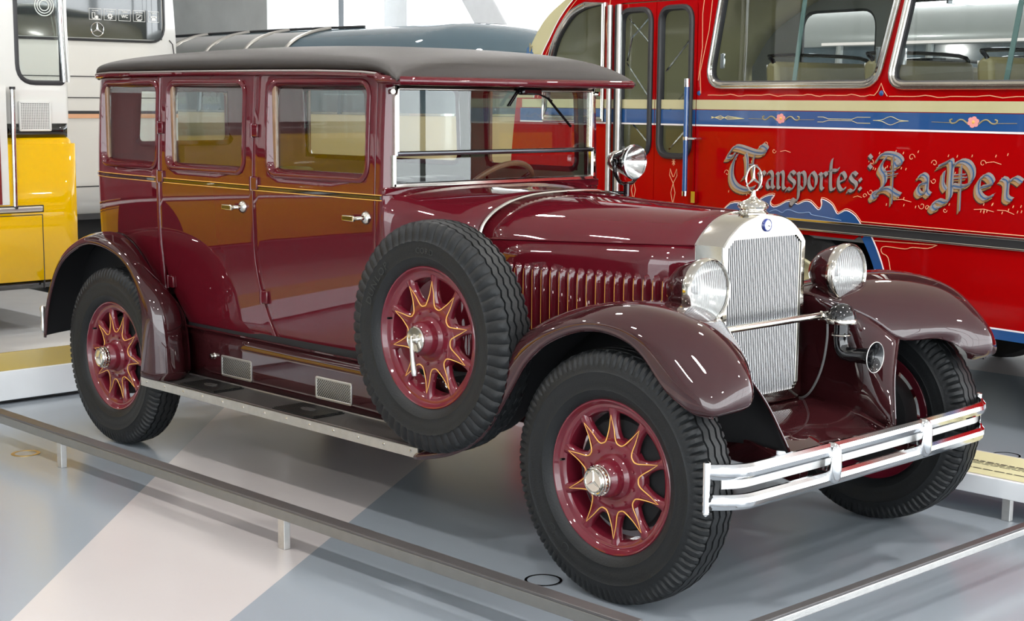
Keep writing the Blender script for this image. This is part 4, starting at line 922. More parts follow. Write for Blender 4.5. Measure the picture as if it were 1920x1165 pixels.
# window frames, panes, sliders
FRP = [(-.018, -.02), (-.018, .012), (-.010, .018), (-.004, .012), (.002, .012), (.008, .020), (.018, .020), (.026, .010), (.026, -.0)]
def bus_window(path, name, par, glass_m=None, prof=FRP, mt='nickel', seal=True, dd=0):
    if sum((path[i][0] * path[(i+1) % len(path)][1] - path[(i+1) % len(path)][0] * path[i][1]) for i in range(len(path))) < 0: path = path[::-1]
    f = part(Mb().sweep2(path, [(o, d + dd) for o, d in prof], bf), name, M[mt], par, smooth=40)
    if seal: part(Mb().sweep2(path, [(-.026, -.02), (-.026, .006), (-.018, .010), (-.016, -.02)], bf), 'rubber_seal', M['rubberseal'], f, smooth=40)
    g_ = Mb().poly(inset(path, .012), (), lambda a, b: bf(a, b, -.012 + dd)); part(g_, 'window_glass', glass_m or M['busglass'], f, smooth=0)
    return f
w1 = bus_window(W1, 'side_window', bus); w2 = bus_window(W2, 'side_window', bus); bus_window(W3, 'side_window', bus); bus_window(QW, 'quarter_window', bus)
for wv, us in ((w1, ((.075, .155), (.085, .165))), (w2, ((1.50, 1.60), (1.56, 1.66)))):
    mb = Mb()
    a, b = us[0]; mb.add([bf(a, 1.78, -.02), bf(a + .03, 1.78, -.02), bf(b + .05, 2.5, -.02), bf(b + .02, 2.5, -.02)], [(0, 1, 2, 3)]); part(mb, 'sliding_pane_edge', M['green_edge'], wv, smooth=0, solid=.006)
for wv, u, z in ((w1, -.50, 1.92), (w2, .87, 1.92), (w1, .70, 1.93)):
    mb = Mb(); mb.box((u - .016, .012, z - .05), (u + .016, .026, z + .04)); part(mb, 'window_catch', M['chrome'], wv, smooth=0, bevel=.003)
# folding door with two leaves
for i, (a, b) in enumerate(((DOOR[0] + .01, -1.085), (-1.08, DOOR[1] - .008))):
    hole = rpoly(rect(a + .045, 1.335, b - .045, 2.245), .085, 6)
    d_ = part(Mb().poly(rect(a, .57, b, 2.292), [hole], lambda p, q: bf(p, q, .001)), 'door_leaf', [M['busred'], M['busint']], bus, smooth=0, solid=.025, mo=1)
    part(Mb().sweep2(hole, [(.022, 0), (.022, .012), (.012, .022), (-.006, .022), (-.014, .012), (-.014, -.02)], bf), 'door_seal', M['rubberseal'], d_, smooth=40)
    part(Mb().poly(hole, (), lambda p, q: bf(p, q, -.012)), 'door_glass', M['busglass'], d_, smooth=0)
    mb = Mb(); x0, x1 = a + .04, b - .04
    zz = ((2.20, 1.98, x0 + .02, x1), (1.92, 1.64, x0, x1 - .02), (1.58, 1.36, x0, x1 - .02)) if i == 0 else ((2.12, 1.86, x1, x0), (1.82, 1.58, x1, x0), (1.56, 1.36, x1 - .02, x0 + .03))
    for za, zb, ua, ub in zz:
        n_ = 16; mb.tube([bf(ua + (ub - ua) * k / n_, za + (zb - za) * k / n_, -.05) for k in range(n_ + 1)], [.008 if k % 2 else .0045 for k in range(n_ + 1)], 6)
    if i == 0: mb.tube([bf(x0 + .005, 1.93, -.05), bf(x0 + .05, 2.08, -.05), bf(x1 - .06, 2.22, -.05)], .006, 6); mb.tube([bf(x0, 1.655, -.05), bf(x1 - .02, 1.655, -.05)], .006, 6)
    part(mb, 'guard_bars', M['chrome'], d_)
    cx = (a + b) / 2; orn = Mb()
    for s_ in (-1, 1):
        orn.tube([bf(cx, 1.03, .003), bf(cx + s_ * .02, 1.10, .003), bf(cx, 1.16, .003), bf(cx + s_ * .035, 1.21, .003), bf(cx + s_ * .03, 1.25, .003), bf(cx + s_ * .004, 1.20, .003)], .0022, 5)
    for k in range(8): q = k * PI / 4; orn.tube([bf(cx, 1.295, .003), bf(cx + .016 * math.cos(q), 1.295 + .024 * math.sin(q), .003)], .0022, 5)
    part(orn, 'painted_ornament', M['peach'], d_)
mb = Mb(); mb.tube([(-.742, -.045, 1.10), (-.742, -.045, 1.79)], .016, 12); gp = part(mb, 'grab_pole', M['busblue'], bus)
for z0, z1, r in ((1.76, 1.81, .018), (1.435, 1.455, .019), (1.09, 1.12, .018)): mb = Mb(); mb.tube([(-.742, -.045, z0), (-.742, -.045, z1)], r, 12); part(mb, 'pole_collar', M['chrome'], gp)
mb = Mb(); mb.tube([(-.742, -.045, 1.445), (-.66, -.045, 1.445), (-.65, 0, 1.445)], .008, 8); part(mb, 'pole_arm', M['chrome'], gp)
mb = Mb(); mb.box((-.70, -.03, 1.05), (-.665, 0, 1.12)); part(mb, 'door_latch', M['chrome'], gp)
for u in (-1.505, -1.41):
    mb = Mb(); mb.tube([(u, -.03, .60), (u, -.03, 2.29)], .019, 12); part(mb, 'door_post_tube', M['steel'], bus)
mb = Mb(); mb.box((-1.48, -.012, .6), (-1.44, 0.0, 2.29)); part(mb, 'door_gap', M['rubberseal'], bus, smooth=0)
# peach line scrolls around the windows
mb = Mb()
def wavy(u0, u1, z, amp, n): return [bf(u0 + (u1 - u0) * k / n, z + amp * math.sin(k * 1.3) * (1 if (k // 5) % 2 else .1), .002) for k in range(n + 1)]
mb.tube(wavy(-.60, .70, 1.71, .006, 40), .0022, 5); part(mb, 'peach_line_scroll', M['peach'], body_); mb = Mb(); mb.tube(wavy(.80, 3.2, 1.705, .006, 60), .0022, 5)
part(mb, 'peach_line_scroll', M['peach'], body_)
for pth in ([(.70, 1.71), (.725, 1.735), (.745, 1.775), (.765, 1.735), (.79, 1.706)], [(-.66, 1.72), (-.67, 1.85), (-.60, 2.1), (-.56, 2.4)], [(-.685, 1.80), (-.655, 2.0), (-.66, 2.2), (-.63, 2.4)], [(-1.57, 1.75), (-1.555, 2.0), (-1.575, 2.15), (-1.53, 2.35)], [(a + .045, b) for a, b in fc]):
    mb = Mb(); mb.tube([bf(a, b, .004) for a, b in pth], .0022, 5); part(mb, 'peach_line_scroll', M['peach'], body_)
mb = Mb(); mb.tube(wavy(-.68, 3.25, 1.653, .012, 90), .0014, 5); part(mb, 'wavy_stripe_line', M['scroll'], body_)
for u in (.745, -.68): part(Mb().lathe([(0, -.008), (.012, -.006), (.016, 0)], (u, 0, 1.722), 'y', 14), 'blue_stud', M['busblue'], body_)
# flowers and scrolls on the blue stripe
for u in (.016, 1.351, 2.69):
    mb = Mb()
    for k in range(6):
        a = k * PI / 3 + .3; mb.add([bf(u + .022 * math.cos(a) + .016 * math.cos(q), 1.577 + .018 * math.sin(a) + .012 * math.sin(q), .0048 + .0001 * k) for q in np.linspace(0, 2 * PI, 9)[:-1]], [tuple(range(8))])
    fw_ = part(mb, 'stripe_flower', M['pink'], body_, smooth=0)
    part(Mb().lathe([(0, -.0068), (.008, -.0064), (.010, -.005)], (u, 0, 1.577), 'y', 10), 'flower_centre', M['gold'], fw_)
    mb = Mb()
    for s_ in (-1, 1):
      mb = Mb(); mb.tube(spline([bf(u + s_ * .035, 1.568, .005), bf(u + s_ * .06, 1.585, .005), bf(u + s_ * .085, 1.588, .005), bf(u + s_ * .11, 1.572, .005), bf(u + s_ * .135, 1.570, .005), bf(u + s_ * .145, 1.585, .005), bf(u + s_ * .13, 1.59, .005)], 3), .004, 5); mb.tube([bf(u + s_ * .14, 1.572, .005), bf(u + s_ * .26, 1.574, .005)], .0015, 5); part(mb, 'flower_scroll', M['scroll'], fw_)
mb = Mb()
for u in (.30, 1.78): 
    for s_ in (-1, 1):
        mb.tube([bf(u, 1.576 + s_ * .014, .005), bf(u + .04, 1.576 + s_ * .014, .005), bf(u + .08, 1.576 + s_ * .004, .005), bf(u + .25, 1.576 + s_ * .004, .005), bf(u + .29, 1.576 + s_ * .016, .005), bf(u + .38, 1.576 + s_ * .016, .005)], .0016, 5)
        mb.tube(spline([bf(u + .40, 1.576, .005), bf(u + .46, 1.576 + s_ * .004, .005), bf(u + .52, 1.576 + s_ * .022, .005), bf(u + .58, 1.576 + s_ * .004, .005), bf(u + .64, 1.576, .005)], 4), .0016, 5)
for k in range(4): mb.tube([bf(-.56, 1.576 + (k - 1.5) * .004, .005), bf(-.48, 1.576 - (k - 1.5) * .008, .005), bf(-.42, 1.576 + (k - 1.5) * .007, .005), bf(-.28, 1.572, .005)], .0014, 5)
part(mb, 'stripe_line_work', mat('pale_ochre_line', (.65, .58, .28), .4), body_)
# chrome waist rail
for u0, u1 in ((-.69, UE),):
    mb = Mb(); mb.box((u0, -.018, .996), (u1, 0, 1.012)); mb.box((u0, -.016, .946), (u1, 0, .957)); wr_ = part(mb, 'waist_rail', M['nickel'], bus, smooth=0, bevel=.003)
    mb = Mb(); mb.box((u0, -.012, .957), (u1, 0, .996)); part(mb, 'rail_insert', M['rubberseal'], wr_, smooth=0)
mb = Mb(); mb.tube([bf(.645, 1.022, .003), bf(UE, 1.024, .003)], .0025, 5); part(mb, 'peach_rail_line', M['peach'], body_)
# blue flames round the wheel arch
FLM = [(-.44, 1.015), (-.38, 1.06), (-.30, 1.07), (-.22, 1.055), (-.165, 1.075), (-.12, 1.105), (-.06, 1.128), (-.016, 1.130), (-.04, 1.105), (-.048, 1.078), (-.02, 1.062), (.03, 1.075), (.075, 1.097), (.12, 1.103), (.165, 1.090), (.19, 1.097), (.225, 1.110), (.265, 1.108), (.30, 1.085), (.325, 1.068), (.343, 1.075), (.350, 1.10), (.345, 1.128), (.385, 1.122), (.43, 1.10), (.455, 1.068), (.475, 1.052), (.52, 1.074), (.555, 1.072), (.60, 1.05), (.64, 1.010)]
FLM = [tuple(p) for p in spline(FLM, 2)]
part(Mb().poly([(.64, 1.0), (-.46, 1.0)] + FLM, (), lambda a, b: bf(a, b, .003)), 'blue_flame', M['busblue'], body_, smooth=0)
mb = Mb(); mb.tube([bf(a, b + .001, .003) for a, b in FLM], .0028, 5); part(mb, 'flame_outline', M['linewhite'], body_)
mb = Mb(); mb.tube([bf(a + .004, b + .011, .003) for a, b in FLM], .0022, 5); part(mb, 'flame_outline', M['peach'], body_)
mb = Mb(); mb.tube(spline([bf(-.05, 1.035, .0045), bf(0, 1.048, .0045), (.05, -.0045, 1.035), bf(.075, 1.05, .0045), bf(.11, 1.055, .0045), bf(.18, 1.042, .0045), bf(.26, 1.05, .0045), bf(.28, 1.038, .0045), bf(.38, 1.03, .0045), bf(.50, 1.02, .0045)], 3), .0016, 5); part(mb, 'flame_highlight', mat('sky_blue_line', (.25, .45, .7), .4), body_)
mb = Mb(); ar = [(WHEEL_C[0] + .70 * math.cos(a), WHEEL_C[1] + .70 * math.sin(a)) for a in np.linspace(.03, PI - .03, 40)]
ar = [p for p in ar if p[1] < .95]
for half in (1,):
    seg_ = [p for p in ar if (p[0] - WHEEL_C[0]) * half > 0]
    rows = [[bf(a + (a - WHEEL_C[0]) * k, b + (b - WHEEL_C[1]) * k, .0035) for a, b in seg_] for k in (0, .085)]; mb.grid(rows)
part(mb, 'blue_arch_band', M['busblue'], body_, smooth=0)
mb = Mb(); seg_ = [p for p in ar if p[0] > WHEEL_C[0]]; mb.tube([bf(WHEEL_C[0] + (a - WHEEL_C[0]) * 1.09, WHEEL_C[1] + (b - WHEEL_C[1]) * 1.09, .003) for a, b in seg_], .0035, 5); part(mb, 'arch_line', M['linewhite'], body_)
mb = Mb(); mb.tube([bf(.735, .925, .003), bf(1.15, .935, .003)], .0022, 5); mb.tube([bf(.735, .925, .003), bf(.85, .70, .003)], .0022, 5)
mb.tube(spline([bf(.93, .62, .003), bf(.87, .74, .003), bf(.84, .84, .003), bf(.80, .86, .003), bf(.79, .885, .003), bf(.82, .90, .003), bf(.95, .897, .003), bf(1.0, .91, .003), bf(1.1, .912, .003), bf(1.16, .935, .003)], 3), .0022, 5); part(mb, 'peach_corner_scroll', M['peach'], body_)
# front wheel of the bus
mb = Mb(); mb.lathe([(.27, -.08), (.29, -.10), (.36, -.115), (.43, -.11), (.475, -.09), (.495, -.05), (.5, 0), (.495, .06), (.45, .10), (.27, .08)], (WHEEL_C[0], .16, .5), 'y', 56); bw = part(mb, 'bus_wheel', M['tyre'], bus)
mb = Mb(); mb.lathe([(.285, -.095), (.275, -.105), (.262, -.10), (.255, -.07), (.21, -.04), (.15, -.05), (.12, -.09), (0, -.10)], (WHEEL_C[0], .16, .5), 'y', 48); part(mb, 'bus_rim', M['cream'], bw)
part(Mb().lathe([(.27, -.08), (.29, -.10), (.36, -.115), (.43, -.11), (.475, -.09), (.495, -.05), (.5, 0), (.495, .06), (.45, .10), (.27, .08)], (WHEEL_C[0], 2.05, .5), 'y', 56), 'bus_wheel', M['tyre'], bus)
part(Mb().box((-.7, .35, .45), (.9, 2.0, 1.25)), 'wheel_arch_box', M['under'], bus, smooth=0)
part(Mb().box((.9, .05, .50), (UE - .1, 2.2, .9)), 'underfloor', M['under'], bus, smooth=0)
part(Mb().box((UE - .02, 0, .52), (UE, 2.33, 2.68)), 'tail_panel', M['busred'], bus, smooth=0)
# interior
part(Mb().box((-2.4, .05, .9), (UE - .1, 2.3, .93)), 'bus_floor', M['busint'], bus, smooth=0)
fs_out = rect(-2.5, .52, UE, 2.68)
FW = [rpoly(rect(-4.9 + 2.9, 1.82, -1.35 + .1, 2.36), .15, 5), rpoly(rect(-1.10, 1.80, .35, 2.40), .18, 5), rpoly(rect(.55, 1.80, 1.95, 2.40), .15, 5), rpoly(rect(2.15, 1.80, 3.1, 2.40), .15, 5)]
part(Mb().poly(fs_out, FW, lambda a, b: (a, 2.3, b)), 'far_side_panel', M['busint'], bus, smooth=0, solid=.03)
for p_ in FW: part(Mb().sweep2(p_, [(.02, 0), (.02, .02), (-.02, .02), (-.02, 0)], lambda a, b, d: (a, 2.3 - d, b)), 'far_window_frame', M['rubberseal'], bus, smooth=40)
def bus_seat(u, v0, v1):
    mb = Mb(); mb.loft([[(u, v, 1.38), (u + .10, v, 1.38), (u + .05, v, 1.90), (u - .01, v, 1.915), (u - .05, v, 1.88)] for v in (v0, v1)]); so = part(mb, 'bus_seat', M['olive'], bus, bevel=.025)
    part(Mb().box((u - .45, v0, 1.25), (u + .08, v1, 1.40)), 'seat_cushion', M['olive'], so, bevel=.03)
    mb = Mb(); mb.tube(spline([(u + .10, v0 + .02, 1.55), (u + .02, v0 + .02, 1.88), (u - .02, v0 + .06, 1.945), (u - .02, v1 - .06, 1.945), (u + .02, v1 - .02, 1.88)], 4), .012, 8); part(mb, 'seat_rail', M['black'], so)
    mb = Mb(); mb.tube([(u + .015, v0 + .02, 1.5), (u - .042, v0 + .015, 1.885), (u - .042, v1 - .03, 1.885)], .006, 6); part(mb, 'seat_piping', M['linewhite'], so)
for u in (-.20, .55, 1.30, 2.05, 2.8): bus_seat(u, .12, .98); bus_seat(u, 1.32, 2.18)
# ---- blackletter sign writing, drawn with a broad nib
def nib_stroke(mb, pts, w, f, ang=.7, sm=3):
    P = spline(pts, sm) if len(pts) > 2 else pts; dx, dz = math.cos(ang) * w / 2, math.sin(ang) * w / 2
    a = [(x - dx, z - dz) for x, z in P]; b = [(x + dx, z + dz) for x, z in P]; tx_, tz_ = -dz * .28, dx * .28
    for i in range(len(P) - 1):
        quad = [a[i], b[i], b[i+1], a[i+1]]
        mb.add([f(*q) for q in quad], [(0, 1, 2, 3)])
        for A_, B_ in ((P[i], P[i + 1]),):
            q2 = [(A_[0] - tx_, A_[1] - tz_), (A_[0] + tx_, A_[1] + tz_), (B_[0] + tx_, B_[1] + tz_), (B_[0] - tx_, B_[1] - tz_)]
            mb.add([f(*q) for q in q2], [(0, 1, 2, 3)])
GL = {
 'r': ([[(.08, .92), (.25, .8), (.25, .15), (.42, .02)], [(.25, .72), (.48, .98), (.70, .82)]], .72),
 'a': ([[(.12, .82), (.34, 1.0), (.6, .82), (.6, .18), (.78, .02)], [(.6, .6), (.22, .48), (.14, .2), (.34, .0), (.6, .2)]], .86),
 'n': ([[(.05, .9), (.2, .8), (.2, .12), (.36, .0)], [(.2, .72), (.46, 1), (.66, .84), (.66, .12), (.84, .0)]], .92),
 's': ([[(.7, .88), (.42, 1.02), (.18, .8), (.34, .58), (.64, .42), (.66, .18), (.38, -.05), (.08, .02), (-.02, -.14)]], .78),
 'p': ([[(.05, .9), (.22, .8), (.22, -.45), (.0, -.72), (-.34, -.62), (-.40, -.85), (-.22, -.95)], [(.22, .78), (.5, 1), (.74, .8), (.74, .2), (.52, .0), (.22, .16)]], .92),
 'o': ([[(.42, 1.0), (.14, .74), (.14, .26), (.42, 0), (.7, .26), (.7, .74), (.42, 1.0)]], .86),
 't': ([[(.34, 1.75), (.26, 1.4), (.26, .2), (.44, .0), (.66, .14)], [(.0, 1.0), (.34, 1.12), (.78, 1.12), (.86, 1.25)]], .74),
 'e': ([[(.2, .46), (.66, .62), (.62, .86), (.4, 1), (.14, .74), (.14, .26), (.42, 0), (.74, .18)]], .84),
 ':': ([[(.1, .16), (.22, .04)], [(.1, .66), (.22, .54)]], .4)}
BIG = {
 'T': [[(-.16, .86), (-.02, 1.0), (.22, .98), (.55, .90), (.80, .90), (.86, .98), (.74, 1.05), (.66, 1.0)], [(-.16, .86), (-.22, .76), (-.08, .78), (.0, .86)], [(.06, .82), (-.06, .62), (-.08, .32), (.06, .12), (.34, .05), (.56, .12)], [(.30, .86), (.34, .72), (.34, .40), (.24, .32)], [(.54, .84), (.50, .60), (.54, .34)], [(.40, .62), (.62, .60)]],
 'L': [[(.02, .82), (.16, .98), (.44, 1.0), (.66, .92), (.74, .78), (.60, .70), (.52, .80)], [(.30, .92), (.18, .76), (.14, .60), (.26, .44), (.26, .20), (.12, .06)], [(-.02, -.10), (.10, .02), (.36, .10), (.56, .0), (.72, -.06)], [(.10, -.10), (-.02, -.18), (-.08, -.08), (.02, .0)], [(.50, .96), (.50, -.30)], [(.22, .52), (.58, .58)], [(.22, .40), (.64, .50)]],
 'P': [[(-.02, .80), (.18, .90), (.34, .94), (.34, .40), (.34, -.02), (.20, -.18), (.0, -.14), (-.16, -.28), (-.06, -.38), (.06, -.30)], [(.34, .78), (.56, .96), (.80, .92), (.94, .70), (.90, .42), (.66, .28), (.38, .30)], [(.14, .66), (.12, .34), (.22, .18)], [(.62, .86), (.62, -.38)], [(.40, .58), (.74, .62)], [(.40, .48), (.78, .54)]]}
THIN = {'L': {4: .3, 5: .25, 6: .25}, 'P': {2: .6, 3: .3, 4: .25, 5: .25}, 'T': {3: .7, 4: .4, 5: .3}}
def write(ch, strokes, u, z, sx, sz, w, layers, name='painted_letter'):
    first = None
    for (ox, oz, d, mt, ww) in layers:
        mb = Mb()
        for i_, st in enumerate(strokes): nib_stroke(mb, [(u + ox + x * sx, z + oz + y * sz) for x, y in st], w * ww * (THIN.get(ch, {}).get(i_, 1)), lambda a, b: bf(a, b, d))
        o = part(mb, name if first is None else 'letter_shade', M[mt], body_ if first is None else first, smooth=0)
        first = first or o
LAY1 = [(0, 0, .0070, 'letter', 1.0), (-.006, -.010, .0055, 'darkshade', 1.15)]
u = -.155; xh = .098
adv = .0905
for ch in 'ransportes:':
    st, w_ = GL[ch]; zb = 1.172 + .024 * (u + .1) / .8
    write(ch, st, u, zb, adv, xh, .026, LAY1); u += w_ * adv * 1.045
LAY2 = [(.003, -.003, .0080, 'letterblue', .22), (0, 0, .0068, 'letter', 1.0), (-.012, -.014, .0055, 'tan', 1.1), (-.016, -.020, .0042, 'darkshade', 1.1)]
write('T', BIG['T'], -.345, 1.140, .30, .265, .046, LAY2); write('L', BIG['L'], .735, 1.195, .235, .205, .042, LAY2); write('P', BIG['P'], 1.155, 1.195, .225, .19, .042, LAY2)
write('a', GL['a'][0], 1.005, 1.195, .125, .105, .036, LAY2); write('e', GL['e'][0], 1.385, 1.195, .15, .12, .038, LAY2); write('r', GL['r'][0], 1.525, 1.195, .19, .115, .038, LAY2); write(':', [[(.3, 1.0), (.5, .85)], [(.3, .55), (.5, .4)]], .655, 1.27, .1, .12, .024, LAY1)
mb = Mb()
random.seed(11)
def curl(u, z, r, s_=1, t=1): return [bf(u + s_ * r * (1 - .75 * k / 12) * math.cos(k * .5), z + t * r * (1 - .75 * k / 12) * math.sin(k * .5), .0035) for k in range(13)]
for u, z, r, s_, t in ((-.415, 1.245, .022, -1, 1), (-.36, 1.385, .018, -1, 1), (-.10, 1.425, .018, 1, 1), (-.03, 1.39, .016, 1, -1), (.70, 1.35, .02, -1, 1), (.97, 1.385, .022, 1, 1), (.70, 1.19, .02, -1, -1), (.66, 1.165, .015, 1, 1), (1.12, 1.36, .02, -1, 1), (1.42, 1.37, .02, 1, 1), (1.05, 1.135, .022, -1, -1), (1.085, 1.125, .016, 1, 1), (1.12, 1.27, .018, -1, -1), (1.20, 1.12, .014, 1, -1)):
    mb.tube(curl(u, z, r, s_, t), .0017, 5)
for a, b in (((-.40, 1.22), (-.34, 1.145)), ((-.34, 1.145), (-.22, 1.128)), ((.02, 1.388), (.10, 1.385)), ((.64, 1.155), (.58, 1.153)), ((1.44, 1.375), (1.53, 1.37)), ((.86, 1.155), (.98, 1.15)), ((1.38, 1.135), (1.50, 1.13)), ((1.52, 1.14), (1.62, 1.125))):
    mb.tube([bf(a[0], a[1], .0035), bf((a[0]+b[0])/2, (a[1]+b[1])/2 + .008, .0035), bf(b[0], b[1], .0035)], .0017, 5)
for k in range(46):
    u = random.choice((-.34, -.2, .76, .9, 1.03, 1.22, 1.38, 1.45, 1.6)) + random.uniform(-.06, .06); z = random.choice((1.13, 1.155, 1.32, 1.405)) + random.uniform(-.012, .012)
    mb.tube([bf(u, z, .0033), bf(u + .004, z + .012, .0033)], .0022, 5)
part(mb, 'letter_flourishes', M['peach'], body_, kind='stuff')
# ================================================================== yellow and white bus on the podium
M['yellow'] = mat('bus_yellow_enamel', (.70, .41, .0), .4, 0, .5, .03, 2, spec=0); M['buswhite'] = mat('bus_off_white_enamel', (.66, .66, .63), .25, 0, .7, .02, 2)
yb = thing('yellow_city_bus', 'yellow and white city bus with black waist band on the white podium', 'bus', (-2.5, -3, .185))
XB = -2.5
def xf(a, b, d=0): return (XB + d, a, b)
YE = .30   # right-hand corner of the bus
def wrap(z0, z1, out, m, name, y0=-9.5, par=yb):
    mb = Mb(); prof = [(XB + out, y0)] + [(XB + out, y) for y in np.linspace(y0 + 1, YE - .09, 8)] + [(XB + out - .09 + .09 * math.cos(a), YE - .09 + (.09 + out) * math.sin(a)) for a in np.linspace(.15, PI / 2, 8)] + [(XB - 2.5, YE + out)]
    mb.grid([[(x, y, z) for x, y in prof] for z in (z0, z1)]); return part(mb, name, m, par, solid=.012, smooth=40)
wrap(.46, .512, .0, M['black'], 'black_sill')
low = wrap(.512, 1.375, .035, M['yellow'], 'yellow_lower_body')
mb = Mb(); prof = [(XB, -9.5), (XB, YE - .09)] + [(XB - .09 + .09 * math.cos(a), YE - .09 + .09 * math.sin(a)) for a in np.linspace(.15, PI / 2, 8)] + [(XB - 2.5, YE)]
def offp(o):
    return [(XB + o, -9.5), (XB + o, YE - .09)] + [(XB - .09 + (.09 + o) * math.cos(a), YE - .09 + (.09 + o) * math.sin(a)) for a in np.linspace(.15, PI / 2, 8)] + [(XB - 2.5, YE + o)]
mb.grid([[(x, y, z) for x, y in offp(o)] for z, o in ((1.374, .035), (1.395, .028), (1.41, .014), (1.418, .0))]); part(mb, 'yellow_shoulder', M['yellow'], low, smooth=60)
wrap(1.417, 1.503, .0, M['black'], 'black_waist_band')
up_h = [rpoly(rect(-.045, 1.765, .245, 2.75), [.11, .01, .1, .1], 6), rpoly(rect(-1.5, 1.765, -.36, 2.75), .1, 6), rpoly(rect(-3.2, 1.765, -1.7, 2.75), .1, 6), rpoly(rect(-4.9, 1.765, -3.4, 2.75), .1, 6), rpoly(rect(-6.6, 1.765, -5.1, 2.75), .1, 6)]
mb = Mb().poly(rect(-9.5, 1.503, YE - .03, 3.1), up_h, lambda a, b: xf(a, b)); uw = part(mb, 'white_upper_body', M['buswhite'], yb, smooth=0, solid=.02, off=0)
mb = Mb(); mb.grid([[(XB - .03 + .03 * math.cos(a), YE - .03 + .03 * math.sin(a), z) for a in np.linspace(0, PI / 2, 6)] + [(XB - 2.5, YE, z)] for z in (1.503, 1.75)]); part(mb, 'white_corner', M['buswhite'], uw)
for i, h in enumerate(up_h):
    f_ = part(Mb().sweep2(h, [(.022, 0), (.022, .012), (.012, .018), (-.004, .016), (-.010, .0)], xf), 'window_seal', M['rubberseal'], yb, smooth=40)
    part(Mb().poly(h, (), lambda a, b: xf(a, b, .002)), 'window_glass', M['busglass'], f_, smooth=0)
mb = Mb(); mb.tube([xf(.262, 1.765, .012), xf(.247, 2.1, .012), xf(.235, 3.0, .012)], .017, 12); part(mb, 'corner_tube', M['chrome'], yb)
mb = Mb(); mb.tube([xf(.298, 1.765, .0), xf(.285, 2.1, .0), xf(.275, 3.0, .0)], .012, 10); part(mb, 'corner_post', M['buswhite'], yb)
mb = Mb(); mb.tube([xf(-.118, .985, .05), xf(-.114, 1.35, .05), xf(-.110, 1.725, .05)], .016, 12); gr_ = part(mb, 'grab_rail', M['chrome'], yb)
mb = Mb(); mb.tube([xf(-.118, .972, .05), xf(-.118, .99, .05)], .0185, 12); part(mb, 'rail_end_cap', M['rubberseal'], gr_); mb = Mb(); mb.tube([xf(-.110, 1.715, .05), xf(-.110, 1.732, .05)], .0185, 12); part(mb, 'rail_end_cap', M['rubberseal'], gr_)
mb = Mb(); mb.box((XB + .035, -6.0, .952), (XB + .065, .062, .985)); tr_ = part(mb, 'bumper_strip', M['steel'], yb, bevel=.008)
mb = Mb(); mb.box((XB + .034, -6.0, .944), (XB + .05, .075, .993)); part(mb, 'strip_edge', M['rubberseal'], tr_, bevel=.006)
mb = Mb(); mb.box((XB + .044, -2.10, 1.0), (XB + .052, -.155, 1.74)); wp_ = part(mb, 'white_door_surround', M['buswhite'], yb, smooth=0)
mb = Mb(); mb.box((XB + .052, -2.04, 1.003), (XB + .056, -.205, 1.70)); part(mb, 'red_door_panel', mat('door_red', (.16, .012, .012), .4, 0, .3), wp_, smooth=0)
mb = Mb(); mb.box((XB + .030, .060, .46), (XB + .0485, .065, .93)); mb.box((XB + .030, -2, .927), (XB + .0485, .065, .932)); part(mb, 'panel_seam', M['rubberseal'], yb, smooth=0)
xv = lambda a, b, d=0: (XB + .0115 + d, a, b)
vf = Mb(); vy0, vy1, vz0, vz1 = -.058, .160, 1.455, 1.645
vf.sweep2(rpoly(rect(vy0, vz0, vy1, vz1), .012, 4), [(0, 0), (0, .010), (-.004, .014), (-.014, .014), (-.016, .006), (-.016, 0)], xv); v_ = part(vf, 'vent_frame', M['buswhite'], yb, smooth=40)
part(Mb().add([xv(a, b, .003) for a, b in rect(vy0 + .01, vz0 + .01, vy1 - .01, vz1 - .01)], [(0, 1, 2, 3)]), 'vent_back', M['under'], v_, smooth=0)
lt = Mb()
for k in range(17):
    a = vy0 + .014 + (vy1 - vy0 - .028) * k / 16; lt.box((XB + .016, a - .0024, vz0 + .012), (XB + .0205, a + .0024, vz1 - .012))
    b = vz0 + .014 + (vz1 - vz0 - .028) * k / 16; lt.box((XB + .016, vy0 + .012, b - .0024), (XB + .020, vy1 - .012, b + .0024))
part(lt, 'vent_lattice', M['buswhite'], v_, smooth=0, kind='stuff')
mb = Mb(); mb.box((XB - .20, YE + .034, 1.0), (XB - .06, YE + .06, 1.27)); part(mb, 'tail_lamp', mat('red_tail_lamp', (.35, .01, .01), .2, 0, .6), yb, bevel=.01)
mb = Mb(); mb.box((XB - 2.5, -9.5, 3.08), (XB + .01, YE, 3.14)); part(mb, 'roof_panel', M['buswhite'], yb, smooth=0)
part(Mb().box((XB - 2.45, -9.4, .62), (XB - .1, YE - .1, .66)), 'floor_plate', M['under'], yb, smooth=0)
for y in (-1.85, -7.5):
    part(Mb().poly([(y + .52 * math.cos(a), max(.47, .60 + .52 * math.sin(a))) for a in np.linspace(-.2, PI + .2, 30)], (), lambda a, b: xf(a, b, .052)), 'wheel_arch', M['under'], yb, smooth=0)
    part(Mb().lathe([(.2, -.1), (.28, -.13), (.42, -.12), (.475, -.06), (.475, .06), (.42, .12), (.2, .1)], (XB - .08, y, .66), 'x', 40), 'bus_wheel', M['tyre'], yb)
part(Mb().box((XB - .35, -.5, .20), (XB - .28, -.42, .62)), 'support_jack', M['under'], yb, smooth=0)
